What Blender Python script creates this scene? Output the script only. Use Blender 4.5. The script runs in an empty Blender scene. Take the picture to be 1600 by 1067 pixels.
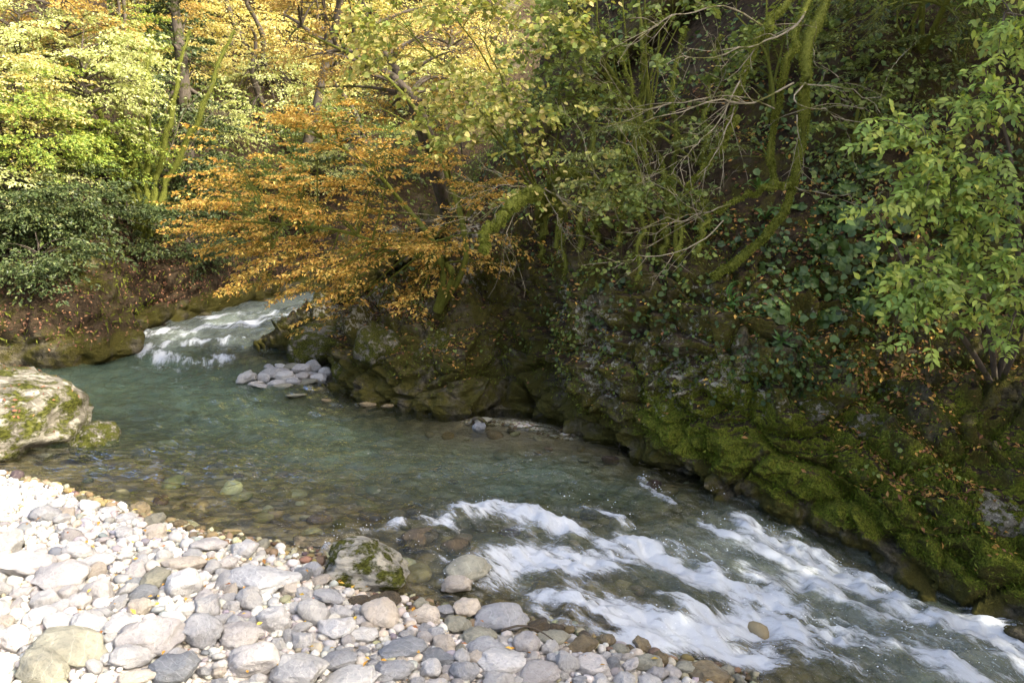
import bpy, math, random
import numpy as np
from mathutils import Vector, Matrix
from mathutils.bvhtree import BVHTree

RNG = np.random.default_rng(7)
random.seed(7)
PI = math.pi
scene = bpy.context.scene
COL = scene.collection

# ------------------------------------------------------------------ camera
CAM = np.array([0.0, 0.0, 3.0]); PITCH = math.radians(10.6); FPX = 1244.0
cd = bpy.data.cameras.new('camera'); cam = bpy.data.objects.new('camera', cd); COL.objects.link(cam)
cd.sensor_width = 36; cd.lens = 36 * FPX / 1600; cd.clip_end = 1000
cam.location = CAM; cam.rotation_euler = (PI / 2 - PITCH, 0, 0)
scene.camera = cam

# ------------------------------------------------------------------ light
SUN_EL, SUN_AZ = math.radians(38), math.radians(118)      # azimuth clockwise from +Y (view direction): from the far side of the wooded hill
sd_ = np.array([math.sin(SUN_AZ) * math.cos(SUN_EL), math.cos(SUN_AZ) * math.cos(SUN_EL), math.sin(SUN_EL)])
w = bpy.data.worlds.new('World'); scene.world = w; w.use_nodes = True
nt = w.node_tree; nt.nodes.clear()
sky = nt.nodes.new('ShaderNodeTexSky'); sky.sky_type = 'NISHITA'; sky.sun_disc = False
sky.sun_elevation = SUN_EL; sky.sun_rotation = SUN_AZ
sky.air_density = .7; sky.dust_density = 6.0; sky.ozone_density = 1.0
bg = nt.nodes.new('ShaderNodeBackground'); bg.inputs['Strength'].default_value = 0.15
wo = nt.nodes.new('ShaderNodeOutputWorld')
nt.links.new(sky.outputs[0], bg.inputs[0]); nt.links.new(bg.outputs[0], wo.inputs[0])
sl = bpy.data.lights.new('sun', 'SUN'); sl.energy = 2.05; sl.angle = math.radians(0.6); sl.color = (1.0, 0.93, 0.80)
so = bpy.data.objects.new('sun', sl); COL.objects.link(so)
so.rotation_euler = Vector((-sd_[0], -sd_[1], -sd_[2])).to_track_quat('-Z', 'Y').to_euler()
scene.view_settings.view_transform = 'Standard'; scene.view_settings.look = 'None'
scene.view_settings.exposure = 2.32; scene.view_settings.gamma = 1.0
scene.cycles.use_denoising = True
scene.cycles.max_bounces = 7; scene.cycles.diffuse_bounces = 3; scene.cycles.glossy_bounces = 3
scene.cycles.transmission_bounces = 3; scene.cycles.transparent_max_bounces = 8
scene.cycles.caustics_reflective = False; scene.cycles.caustics_refractive = False

# ------------------------------------------------------------------ helpers: numpy
def nrm(a):
    return a / np.maximum(np.linalg.norm(a, axis=-1, keepdims=True), 1e-9)
def sstep(a, b, x):
    t = np.clip((x - a) / (b - a), 0, 1); return t * t * (3 - 2 * t)
def ray(px, py):
    d = np.array([(px - 800) / FPX, (533.5 - py) / FPX, 1.0])
    f = np.array([0, math.cos(PITCH), -math.sin(PITCH)]); u = np.array([0, math.sin(PITCH), math.cos(PITCH)])
    v = np.array([1, 0, 0]) * d[0] + u * d[1] + f * d[2]
    return v / np.linalg.norm(v)
def gp(px, py, z=0.0):
    r = ray(px, py); t = (z - CAM[2]) / r[2]; return CAM + r * t
def at(px, py, y):
    r = ray(px, py); return CAM + r * (y / r[1])
def _h(ix, iy, iz, seed):
    n = (ix.astype(np.uint32) * np.uint32(374761393) + iy.astype(np.uint32) * np.uint32(668265263)
         + iz.astype(np.uint32) * np.uint32(2147483647) + np.uint32((seed * 1274126177) & 0xffffffff))
    n = (n ^ (n >> np.uint32(13))) * np.uint32(1274126177)
    n = (n ^ (n >> np.uint32(16))) * np.uint32(2246822519)
    return ((n ^ (n >> np.uint32(15))) & np.uint32(0xffffff)).astype(np.float64) / 0xffffff
def vn(p, seed=0):
    p = np.asarray(p, float); i = np.floor(p).astype(np.int64); f = p - i
    f = f * f * f * (f * (f * 6 - 15) + 10); r = 0
    for a in (0, 1):
        wx = f[..., 0] if a else 1 - f[..., 0]
        for b in (0, 1):
            wy = f[..., 1] if b else 1 - f[..., 1]
            for c in (0, 1):
                wz = f[..., 2] if c else 1 - f[..., 2]
                r = r + wx * wy * wz * _h(i[..., 0] + a, i[..., 1] + b, i[..., 2] + c, seed)
    return r * 2 - 1
def fbm(p, o=4, seed=0, g=0.5):
    p = np.asarray(p, float); a = 1; s = 0; t = 0
    for k in range(o):
        s = s + a * vn(p * (2 ** k) + 17.3 * k, seed + k); t += a; a *= g
    return s / t
def worley(p, seed=0):
    i = np.floor(p).astype(np.int64); best = np.full(p.shape[:-1], 9.0)
    for a in (-1, 0, 1):
        for b in (-1, 0, 1):
            for c in (-1, 0, 1):
                j = i + np.array([a, b, c])
                q = np.stack([_h(j[..., 0], j[..., 1], j[..., 2], seed + k) for k in range(3)], -1) + j
                best = np.minimum(best, ((q - p) ** 2).sum(-1))
    return np.sqrt(best)
def worley2(p, seed=0):
    i = np.floor(p).astype(np.int64); a1 = np.full(p.shape[:-1], 9.0); a2 = a1.copy()
    for a in (-1, 0, 1):
        for b in (-1, 0, 1):
            for c in (-1, 0, 1):
                j = i + np.array([a, b, c]); q = np.stack([_h(j[..., 0], j[..., 1], j[..., 2], seed + k) for k in range(3)], -1) + j
                d = ((q - p) ** 2).sum(-1); a2 = np.minimum(a2, np.maximum(a1, d)); a1 = np.minimum(a1, d)
    return np.sqrt(a1), np.sqrt(a2)
def P3(x, y, z=0.0):
    return np.stack([x, y, np.broadcast_to(z, np.shape(x))], -1)
def catmull(pts, n):
    pts = np.asarray(pts, float); m = len(pts); t = np.linspace(0, m - 1, n); i = np.clip(np.floor(t).astype(int), 0, m - 2); f = (t - i)
    sh = (n,) + (1,) * (pts.ndim - 1); f = f.reshape(sh)
    a = pts[np.clip(i - 1, 0, m - 1)]; b = pts[i]; c = pts[i + 1]; d = pts[np.clip(i + 2, 0, m - 1)]
    return 0.5 * (2 * b + (c - a) * f + (2 * a - 5 * b + 4 * c - d) * f ** 2 + (3 * b - a - 3 * c + d) * f ** 3)

# ------------------------------------------------------------------ helpers: objects
def mesh_np(name, V, faces, smooth=True, attrs=None, mats=None):
    """faces: list of (n,k) index arrays."""
    me = bpy.data.meshes.new(name); V = np.asarray(V, np.float32)
    faces = [np.asarray(f, np.int32) for f in faces if len(f)]
    loops = np.concatenate([f.ravel() for f in faces]); cnt = np.concatenate([np.full(len(f), f.shape[1], np.int32) for f in faces])
    me.vertices.add(len(V)); me.vertices.foreach_set('co', V.ravel())
    me.loops.add(len(loops)); me.loops.foreach_set('vertex_index', loops)
    me.polygons.add(len(cnt)); st = np.zeros(len(cnt), np.int32); st[1:] = np.cumsum(cnt)[:-1]
    me.polygons.foreach_set('loop_start', st)
    try: me.polygons.foreach_set('loop_total', cnt)
    except Exception: pass
    me.polygons.foreach_set('use_smooth', np.full(len(cnt), bool(smooth)))
    for k, a in (attrs or {}).items():
        a = np.asarray(a, np.float32)
        if a.ndim == 1:
            at_ = me.attributes.new(k, 'FLOAT', 'POINT'); at_.data.foreach_set('value', a)
        else:
            if a.shape[1] == 3: a = np.concatenate([a, np.ones((len(a), 1), np.float32)], 1)
            at_ = me.attributes.new(k, 'FLOAT_COLOR', 'POINT'); at_.data.foreach_set('color', a.ravel())
    for m in (mats or []): me.materials.append(m)
    me.update(); me.validate(); return me
def link(name, data, parent=None, label=None, cat=None, group=None, kind=None):
    o = bpy.data.objects.new(name, data); COL.objects.link(o)
    if parent is not None: o.parent = parent
    tag(o, label, cat, group, kind); return o
def tag(o, label=None, cat=None, group=None, kind=None):
    for k, v in (('label', label), ('category', cat), ('group', group), ('kind', kind)):
        if v: o[k] = v
def empty(name, loc, label, cat, group=None):
    o = link(name, None, None, label, cat, group); o.location = loc; o.empty_display_size = .1; return o
def grid_faces(nu, nv):
    a = (np.arange(nu - 1)[:, None] * nv + np.arange(nv - 1)[None]).ravel()
    return np.stack([a, a + nv, a + nv + 1, a + 1], -1)
def grid_normals(G):
    n = np.cross(np.gradient(G, axis=0), np.gradient(G, axis=1)); return nrm(n)
def tubes(P, R, sides=5):
    """P (m,k,3) polylines, R (m,k) radii -> V, F"""
    P = np.asarray(P, float); R = np.asarray(R, float); m, k, _ = P.shape
    T = nrm(np.gradient(P, axis=1)); ax = nrm(P[:, -1] - P[:, 0])
    ref = np.where((np.abs(ax[:, 2]) > .8)[:, None], np.array([1., 0.2, 0]), np.array([0, 0, 1.]))[:, None, :]
    B = nrm(np.cross(T, np.broadcast_to(ref, T.shape))); N = np.cross(B, T)
    th = np.arange(sides) / sides * 2 * PI
    V = P[:, :, None] + R[:, :, None, None] * (np.cos(th)[:, None] * B[:, :, None] + np.sin(th)[:, None] * N[:, :, None])
    base = (np.arange(m) * k * sides)[:, None, None] + (np.arange(k - 1) * sides)[None, :, None]
    j = np.arange(sides); j2 = (j + 1) % sides
    F = np.stack([base + j, base + j2, base + sides + j2, base + sides + j], -1).reshape(-1, 4)
    return V.reshape(-1, 3), F
class Bag:
    """collects vertices, faces and one colour attribute for one mesh"""
    def __init__(s): s.V = []; s.F = {3: [], 4: []}; s.C = []; s.n = 0
    def add(s, V, F, C=None):
        V = np.asarray(V); F = np.asarray(F)
        if not len(V): return
        s.V.append(V); s.F[F.shape[1]].append(F + s.n); s.n += len(V)
        s.C.append(np.broadcast_to(np.array([.5, .5, .5]) if C is None else C, (len(V), 3)))
    def mesh(s, name, mat, smooth=True):
        return mesh_np(name, np.concatenate(s.V), [np.concatenate(f) for f in s.F.values() if f], smooth, {'col': np.concatenate(s.C)}, [mat])

# ------------------------------------------------------------------ materials
def mat(name):
    m = bpy.data.materials.new(name); m.use_nodes = True; nt = m.node_tree; nt.nodes.clear(); return m, nt
class NB:
    def __init__(s, nt): s.nt = nt
    def n(s, t, **kw):
        nd = s.nt.nodes.new(t)
        for k, v in kw.items(): setattr(nd, k, v)
        return nd
    def set(s, sock, v):
        if isinstance(v, bpy.types.NodeSocket): s.nt.links.new(v, sock)
        elif isinstance(v, tuple) and len(v) == 3 and sock.type == 'RGBA': sock.default_value = (*v, 1)
        else: sock.default_value = v
    def noise(s, vec, scale, detail=4, rough=.55, dist=0.0):
        nd = s.n('ShaderNodeTexNoise'); s.set(nd.inputs['Vector'], vec); nd.inputs['Scale'].default_value = scale
        nd.inputs['Detail'].default_value = detail; nd.inputs['Roughness'].default_value = rough; nd.inputs['Distortion'].default_value = dist
        return nd.outputs['Fac']
    def voro(s, vec, scale, feat='F1'):
        nd = s.n('ShaderNodeTexVoronoi', feature=feat); s.set(nd.inputs['Vector'], vec); nd.inputs['Scale'].default_value = scale
        return nd.outputs['Distance']
    def math(s, op, a, b=0.0, clamp=False):
        nd = s.n('ShaderNodeMath', operation=op, use_clamp=clamp); s.set(nd.inputs[0], a); s.set(nd.inputs[1], b); return nd.outputs[0]
    def ss(s, x, a, b):
        nd = s.n('ShaderNodeMapRange', interpolation_type='SMOOTHSTEP'); s.set(nd.inputs['Value'], x)
        nd.inputs['From Min'].default_value = a; nd.inputs['From Max'].default_value = b; return nd.outputs[0]
    def mix(s, f, a, b, op='MIX'):
        nd = s.n('ShaderNodeMix', data_type='RGBA', blend_type=op); s.set(nd.inputs['Factor'], f)
        s.set(nd.inputs[6], a); s.set(nd.inputs[7], b); return nd.outputs[2]
    def ramp(s, f, stops):
        nd = s.n('ShaderNodeValToRGB'); el = nd.color_ramp.elements
        while len(el) < len(stops): el.new(.5)
        for e, (p, c) in zip(el, stops): e.position = p; e.color = (*c, 1)
        s.set(nd.inputs[0], f); return nd.outputs[0]
    def attr(s, name):
        return s.n('ShaderNodeAttribute', attribute_name=name)
    def bump(s, h, strength, dist, normal=None):
        nd = s.n('ShaderNodeBump'); nd.inputs['Strength'].default_value = strength; nd.inputs['Distance'].default_value = dist
        s.set(nd.inputs['Height'], h)
        if normal is not None: s.set(nd.inputs['Normal'], normal)
        return nd.outputs[0]
    def pos(s): return s.n('ShaderNodeNewGeometry').outputs['Position']
    def objco(s): return s.n('ShaderNodeTexCoord').outputs['Object']
    def scale(s, v, sc):
        nd = s.n('ShaderNodeMapping'); s.set(nd.inputs['Vector'], v); nd.inputs['Scale'].default_value = sc; return nd.outputs[0]
    def out(s, sh): 
        o = s.n('ShaderNodeOutputMaterial'); s.nt.links.new(sh, o.inputs[0])
    def principled(s, color, rough, normal=None, spec=.3):
        p = s.n('ShaderNodeBsdfPrincipled'); s.set(p.inputs['Base Color'], color); s.set(p.inputs['Roughness'], rough)
        p.inputs['Specular IOR Level'].default_value = spec
        if normal is not None: s.set(p.inputs['Normal'], normal)
        return p.outputs[0]

def make_stone(name, c1, c2, vein, rough=.75, moss=0.0, lichen=0.0, spec=.25, sc=1.0):
    m, nt = mat(name); b = NB(nt); co = b.objco(); oi = b.n('ShaderNodeObjectInfo')
    off = b.n('ShaderNodeVectorMath', operation='ADD'); b.set(off.inputs[0], co)
    rv = b.math('MULTIPLY', oi.outputs['Random'], 37.0); cb = b.n('ShaderNodeCombineXYZ')
    for i in range(3): b.set(cb.inputs[i], rv)
    b.set(off.inputs[1], cb.outputs[0]); v = b.scale(off.outputs[0], (sc, sc, sc))
    n1 = b.noise(v, 1.3, 5, .6, .4); n2 = b.noise(v, 7, 6, .65); n3 = b.noise(v, 30, 3, .6)
    col = b.mix(b.ss(n1, .32, .68), c1, c2)
    col = b.mix(b.math('MULTIPLY', b.ss(n2, .45, .7), .55), col, tuple(x * .62 for x in c2))
    wv = b.n('ShaderNodeTexWave', bands_direction='DIAGONAL'); b.set(wv.inputs['Vector'], v)
    wv.inputs['Scale'].default_value = 1.1; wv.inputs['Distortion'].default_value = 6; wv.inputs['Detail'].default_value = 3
    col = b.mix(b.math('MULTIPLY', b.ss(wv.outputs['Fac'], .965, 1.0), .4), col, vein)
    val = b.math('ADD', b.math('MULTIPLY', oi.outputs['Random'], .34), .80)
    hs = b.n('ShaderNodeHueSaturation'); b.set(hs.inputs['Color'], col); b.set(hs.inputs['Value'], val); col = hs.outputs[0]
    speck = b.ss(n3, .6, .72); col = b.mix(b.math('MULTIPLY', speck, .25), col, (.16, .14, .11))
    h = b.math('ADD', b.math('MULTIPLY', n2, .7), b.math('MULTIPLY', n3, .35))
    if lichen:
        l = b.math('MULTIPLY', b.ss(b.noise(v, 2.6, 8, .72), .60 - lichen * .25, .72 - lichen * .25), .9); col = b.mix(l, col, (.33, .31, .24))
    if moss:
        ge = b.n('ShaderNodeNewGeometry'); mm = b.noise(v, 1.9, 8, .72)
        k = b.ss(mm, .60 - moss * .3, .70 - moss * .3)
        mc = b.mix(b.ss(b.noise(v, 14, 4), .3, .7), (.025, .028, .006), (.11, .115, .02)); col = b.mix(k, col, mc)
        h = b.math('ADD', h, b.math('MULTIPLY', k, b.noise(v, 35, 4, .8)))
    b.out(b.principled(col, rough, b.bump(h, .75, .05), spec)); return m
M = {}
M['white'] = make_stone('pale_limestone', (.51, .498, .465), (.43, .42, .395), (.66, .62, .55))
M['buff'] = make_stone('buff_limestone', (.52, .455, .36), (.43, .38, .31), (.58, .52, .43))
M['pink'] = make_stone('pinkish_limestone', (.49, .46, .42), (.41, .385, .355), (.57, .54, .50))
M['grey'] = make_stone('grey_limestone', (.39, .39, .38), (.31, .31, .305), (.5, .5, .48))
M['slate'] = make_stone('blue_grey_stone', (.25, .26, .265), (.19, .20, .205), (.40, .40, .39))
M['olive'] = make_stone('olive_stone', (.34, .325, .24), (.26, .25, .19), (.44, .42, .33))
M['wet'] = make_stone('wet_brown_stone', (.10, .075, .04), (.07, .055, .035), (.2, .16, .09), rough=.22, spec=.5)
M['wetbuff'] = make_stone('wet_buff_stone', (.25, .19, .10), (.15, .12, .07), (.3, .26, .16), rough=.25, spec=.5)
M['mossy'] = make_stone('mossy_boulder', (.42, .40, .33), (.25, .24, .20), (.5, .47, .4), rough=.9, moss=.45, lichen=.5, spec=.1)
M['mossier'] = make_stone('mossier_rock', (.16, .145, .11), (.08, .072, .055), (.3, .29, .25), rough=.9, moss=.62, lichen=.45, spec=.1, sc=1.8)
M['lichen'] = make_stone('lichen_boulder', (.19, .17, .13), (.09, .082, .062), (.26, .24, .20), rough=.9, moss=.40, lichen=.45, spec=.1, sc=2.4)

def make_leaf(name, trans=.4, rough=.55, gloss=.025):
    m, nt = mat(name); b = NB(nt); c = b.attr('col').outputs['Color']
    d = b.n('ShaderNodeBsdfDiffuse'); b.set(d.inputs[0], c)
    t = b.n('ShaderNodeBsdfTranslucent'); b.set(t.inputs[0], b.mix(1.0, c, (1.0, 1.0, .6), 'MULTIPLY'))
    mx = b.n('ShaderNodeMixShader'); mx.inputs[0].default_value = trans; nt.links.new(d.outputs[0], mx.inputs[1]); nt.links.new(t.outputs[0], mx.inputs[2])
    g = b.n('ShaderNodeBsdfGlossy'); g.inputs['Roughness'].default_value = rough
    m2 = b.n('ShaderNodeMixShader'); m2.inputs[0].default_value = gloss; nt.links.new(mx.outputs[0], m2.inputs[1]); nt.links.new(g.outputs[0], m2.inputs[2])
    b.out(m2.outputs[0]); return m
M['leaf'] = make_leaf('leaf'); M['litter'] = make_leaf('fallen_leaf', .12, .6, .02); M['mossblade'] = make_leaf('moss_blade', .3, .7, 0.0)
M['gloss_leaf'] = make_leaf('evergreen_leaf', .2, .45, .03)

def make_bark(name, c1, c2, mosscol, amt):
    m, nt = mat(name); b = NB(nt); p = b.pos()
    n1 = b.noise(b.scale(p, (14, 14, 5)), 1, 5, .65); col = b.mix(n1, c1, c2)
    mk = b.ss(b.noise(p, 4.5, 6, .7), .62 - amt * .4, .72 - amt * .4)
    mc = b.mix(b.noise(p, 40, 3), tuple(x * .45 for x in mosscol), tuple(min(1, x * 1.5) for x in mosscol)); col = b.mix(mk, col, mc)
    h = b.math('ADD', n1, b.math('MULTIPLY', mk, b.noise(p, 60, 3, .7)))
    b.out(b.principled(col, .9, b.bump(h, .8, .03), .1)); return m
M['bark'] = make_bark('bark', (.05, .04, .03), (.12, .10, .075), (.06, .065, .015), .25)
M['mossbark'] = make_bark('mossy_bark', (.05, .045, .03), (.10, .09, .06), (.125, .138, .024), .85)
M['twig'] = make_bark('pale_twig', (.17, .145, .095), (.27, .24, .165), (.13, .13, .04), .3)

# ground: gravel, sand and river bed; zone attribute r = dry gravel, g = sand
def make_ground():
    m, nt = mat('gravel_ground'); b = NB(nt); p = b.pos(); z = b.attr('zone').outputs['Color']
    sp = b.n('ShaderNodeSeparateColor'); b.set(sp.inputs[0], z); dry, sand, _ = sp.outputs
    v = b.n('ShaderNodeTexVoronoi'); b.set(v.inputs['Vector'], p); v.inputs['Scale'].default_value = 26
    v2 = b.n('ShaderNodeTexVoronoi'); b.set(v2.inputs['Vector'], p); v2.inputs['Scale'].default_value = 7
    rnd = b.n('ShaderNodeSeparateColor'); b.set(rnd.inputs[0], v.outputs['Color'])
    rnd2 = b.n('ShaderNodeSeparateColor'); b.set(rnd2.inputs[0], v2.outputs['Color'])
    dryc = b.ramp(rnd.outputs[0], [(0, (.30, .28, .24)), (.5, (.46, .42, .36)), (1, (.56, .52, .46))])
    bedc = b.ramp(rnd2.outputs[0], [(0, (.08, .06, .025)), (.35, (.17, .13, .055)), (.7, (.25, .19, .085)), (1, (.32, .26, .14))])
    bedc = b.mix(b.math('MULTIPLY', b.ss(v2.outputs['Distance'], .35, .8), .7), bedc, (.03, .026, .015))
    bedc = b.mix(b.ss(b.noise(p, 2.5, 4), .35, .7), bedc, b.mix(.5, bedc, (.12, .11, .06)))
    sandc = b.mix(b.noise(p, 25, 4, .7), (.27, .23, .15), (.37, .32, .22))
    col = b.mix(sand, bedc, sandc); col = b.mix(dry, col, dryc)
    h = b.math('SUBTRACT', 1.0, v.outputs['Distance'])
    b.out(b.principled(col, .8, b.bump(h, .6, .02), .2)); return m
M['ground'] = make_ground()

# mossy rock: zone r = bright moss, g = leaf litter and soil, b = bare rock and lichen
def make_rock(name):
    m, nt = mat(name); b = NB(nt); p = b.pos(); z = b.attr('zone').outputs['Color']
    sp = b.n('ShaderNodeSeparateColor'); b.set(sp.inputs[0], z); moss, lit, bare = sp.outputs
    n1 = b.noise(p, 2.2, 7, .68); n2 = b.noise(p, 9, 6, .7); n3 = b.noise(p, 45, 3, .7)
    rock = b.mix(b.ss(n2, .3, .7), (.032, .027, .017), (.18, .155, .10))
    dm = b.mix(n3, (.030, .028, .007), (.13, .115, .025)); bm = b.mix(b.ss(n3, .3, .7), (.045, .055, .007), (.20, .215, .025))
    soil = b.mix(b.ss(n2, .3, .7), (.020, .015, .009), (.075, .052, .028))
    col = b.mix(b.ss(n1, .36, .52), rock, dm)
    col = b.mix(b.ss(b.math('ADD', b.math('MULTIPLY', moss, .9), b.math('MULTIPLY', b.math('SUBTRACT', n2, .5), 1.2)), .3, .6), col, bm)
    col = b.mix(b.ss(b.math('ADD', b.math('MULTIPLY', lit, .9), b.math('MULTIPLY', b.math('SUBTRACT', n2, .5), 1.1)), .35, .6), col, soil)
    lich = b.mix(n3, (.22, .21, .16), (.46, .44, .35))
    k = b.math('ADD', b.math('MULTIPLY', bare, .5), b.math('MULTIPLY', b.math('SUBTRACT', b.noise(p, 11, 8, .75), .5), 1.7))
    col = b.mix(b.math('MULTIPLY', b.ss(k, .48, .62), .85), col, lich)
    h = b.math('ADD', b.math('MULTIPLY', n2, 1.0), b.math('MULTIPLY', n3, .5))
    b.out(b.principled(col, .92, b.bump(h, 1.0, .09), .12)); return m
M['rock'] = make_rock('mossy_rock')

def make_water():
    m, nt = mat('river_water'); b = NB(nt)
    fl = b.attr('flow'); depth = b.attr('depth').outputs['Fac']; foam = b.attr('foam').outputs['Fac']; rough = b.attr('chop').outputs['Fac']
    st = fl.outputs['Vector']
    r1 = b.noise(b.scale(st, (2.2, 6.5, 1)), 1, 4, .6, .6); r2 = b.noise(b.scale(b.pos(), (6.5, 12, 1)), 1, 4, .62, .4)
    hh = b.math('ADD', b.math('MULTIPLY', r1, .8), b.math('MULTIPLY', r2, .6))
    bn = b.n('ShaderNodeBump'); bn.inputs['Distance'].default_value = .22; b.set(bn.inputs['Height'], hh)
    b.set(bn.inputs['Strength'], b.math('ADD', b.math('MULTIPLY', rough, .55), .35)); nn = bn.outputs[0]
    fr = b.n('ShaderNodeFresnel'); fr.inputs['IOR'].default_value = 1.36; b.set(fr.inputs['Normal'], nn)
    gl = b.n('ShaderNodeBsdfGlossy'); gl.inputs['Roughness'].default_value = .02; gl.inputs['Color'].default_value = (1, 1, 1, 1); b.set(gl.inputs['Normal'], nn)
    dep = b.ss(depth, .03, .75)
    tr = b.n('ShaderNodeBsdfTransparent'); b.set(tr.inputs[0], b.mix(dep, (.93, .95, .88), (.42, .56, .46)))
    df = b.n('ShaderNodeBsdfDiffuse'); b.set(df.inputs[0], b.mix(b.noise(b.scale(st, (.5, 1.2, 1)), 1, 3), (.060, .092, .058), (.095, .132, .088)))
    wc = df.inputs[0].links[0].from_socket; b.set(df.inputs[0], b.mix(b.attr('air').outputs['Fac'], wc, (.15, .175, .145)))
    body = b.n('ShaderNodeMixShader'); ae = b.math('MULTIPLY', b.attr('air').outputs['Fac'], .55); b.set(body.inputs[0], b.math('MAXIMUM', b.math('MULTIPLY', b.ss(depth, .10, .75), .80), ae))
    nt.links.new(tr.outputs[0], body.inputs[1]); nt.links.new(df.outputs[0], body.inputs[2])
    s = b.n('ShaderNodeMixShader'); nt.links.new(fr.outputs[0], s.inputs[0]); nt.links.new(body.outputs[0], s.inputs[1]); nt.links.new(gl.outputs[0], s.inputs[2])
    # foam: streaks drawn out along the current
    f1 = b.noise(b.scale(st, (3.2, 18, 1)), 1, 6, .68, .7); f2 = b.noise(b.scale(st, (11, 56, 1)), 1, 5, .68, .5); f3 = b.noise(b.pos(), 40, 6, .74, .3)
    fk = b.math('ADD', b.math('MULTIPLY', f1, .42), b.math('ADD', b.math('MULTIPLY', f2, .33), b.math('MULTIPLY', f3, .25)))
    fm = b.ss(b.math('ADD', foam, b.math('MULTIPLY', b.math('SUBTRACT', fk, .5), 2.3)), .30, 1.05)
    fd = b.n('ShaderNodeBsdfDiffuse'); fd.inputs[0].default_value = (.60, .63, .65, 1); b.set(fd.inputs['Normal'], b.bump(fk, .7, .06))
    ft = b.n('ShaderNodeBsdfTranslucent'); ft.inputs[0].default_value = (.62, .68, .70, 1)
    ff = b.n('ShaderNodeMixShader'); ff.inputs[0].default_value = .25; nt.links.new(fd.outputs[0], ff.inputs[1]); nt.links.new(ft.outputs[0], ff.inputs[2])
    e = b.n('ShaderNodeMixShader'); b.set(e.inputs[0], b.math('MULTIPLY', fm, .96)); nt.links.new(s.outputs[0], e.inputs[1]); nt.links.new(ff.outputs[0], e.inputs[2])
    b.out(e.outputs[0]); return m
M['water'] = make_water()

# ------------------------------------------------------------------ the river: levels, course, shoreline
LV = [(520,850,-.02),(600,870,-.08),(700,850,-.08),(700,800,0),(800,830,-.10),(900,785,-.02),(1000,790,-.06),(1100,780,-.08),(1180,805,-.22),
      (850,930,-.27),(1000,900,-.25),(1150,900,-.33),(1300,890,-.48),(650,930,-.16),(1000,1000,-.42),(1200,1000,-.48),(1450,950,-.63),(1600,1030,-.78),
      (1140,1060,-.55),(1350,1060,-.66),(0,735,0),(300,830,0),(500,750,0),(800,720,0),(950,700,0),(300,650,0),(600,650,0),(100,600,0),(450,600,0),(240,575,0),(380,570,0),
      (230,530,.16),(300,530,.16),(370,530,.17),(240,508,.27),(330,500,.30),(420,495,.33),(450,480,.40)]
LP = np.array([gp(*p) for p in LV]); LZ = LP[:, 2]; LP = LP[:, :2]
EX = np.array([(-3, 21.), (0, 23), (6, 24.5), (-12, 9), (-12, 13), (-9, 5), (6.5, 4.0), (7, 0), (5, 2), (0, 2), (-5, 2), (4, 12), (0, 14)])
LP = np.concatenate([LP, EX]); LZ = np.concatenate([LZ, [.45, .55, .65, 0, 0, 0, -1.0, -1.5, -1.1, -.3, 0, -.1, 0]])
_D = np.linalg.norm(LP[:, None] - LP[None], axis=-1); _n = len(LP)
_A = np.zeros((_n + 1, _n + 1)); _A[:_n, :_n] = -_D + np.eye(_n) * -.02; _A[:_n, _n] = 1; _A[_n, :_n] = 1
_W = np.linalg.solve(_A, np.concatenate([LZ, [0]]))
def level(x, y):
    x = np.asarray(x, float); y = np.asarray(y, float); r = np.full(x.shape, _W[_n])
    for k in range(_n): r = r - _W[k] * np.hypot(x - LP[k, 0], y - LP[k, 1])
    return np.clip(r, -1.7, .7)
def wp(px, py):
    z = 0.0
    for _ in range(8): p = gp(px, py, z); z = float(level(p[0], p[1]))
    return gp(px, py, z)
CL = catmull([(9, 25.5), (4, 24.5), (0, 22.6), (-3.2, 20.2), (-5.1, 17.6), (-5.9, 15), (-5.2, 12.8), (-3.8, 11), (-2.2, 9.3), (-.4, 8.2), (1.4, 7.2), (3.4, 6.2), (5.2, 5.0), (6.0, 3.4), (6.6, 0), (7, -6)], 400)
CS = np.concatenate([[0], np.cumsum(np.linalg.norm(np.diff(CL, axis=0), axis=1))]); CT = nrm(np.gradient(CL, axis=0))
def stream(x, y):
    sh = x.shape; q = np.stack([x.ravel(), y.ravel()], -1); s = np.empty(len(q)); t = np.empty(len(q))
    for a in range(0, len(q), 20000):
        d = q[a:a + 20000, None] - CL[None]; j = (d ** 2).sum(-1).argmin(1); dd = d[np.arange(len(j)), j]
        s[a:a + 20000] = CS[j] + (dd * CT[j]).sum(-1); t[a:a + 20000] = CT[j, 0] * dd[:, 1] - CT[j, 1] * dd[:, 0]
    return s.reshape(sh), t.reshape(sh)
SHORE = np.array([(-16, 8.6), (-7.5, 8.9)] + [tuple(wp(*p)[:2]) for p in [(0,748),(100,772),(200,806),(330,846),(430,866),(520,895),(600,945),(700,970),(850,992),(1000,1025),(1150,1068)]] + [(2.9, 3.6), (4.2, 1.5), (4.8, -3), (5, -12)])
def seg_dist(x, y, pl):
    d = np.full(x.shape, 1e9)
    for a, b_ in zip(pl[:-1], pl[1:]):
        v = b_ - a; t = np.clip(((x - a[0]) * v[0] + (y - a[1]) * v[1]) / (v @ v), 0, 1)
        d = np.minimum(d, np.hypot(x - a[0] - t * v[0], y - a[1] - t * v[1]))
    return d
def inside(x, y, poly):
    r = np.zeros(x.shape, bool); n = len(poly)
    for i in range(n):
        a, b_ = poly[i], poly[(i + 1) % n]
        c = ((a[1] > y) != (b_[1] > y)) & (x < (b_[0] - a[0]) * (y - a[1]) / (b_[1] - a[1] + 1e-12) + a[0]); r ^= c
    return r
BAR = np.concatenate([SHORE, [(5, -60), (-60, -60), (-60, 8.6)]])
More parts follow.
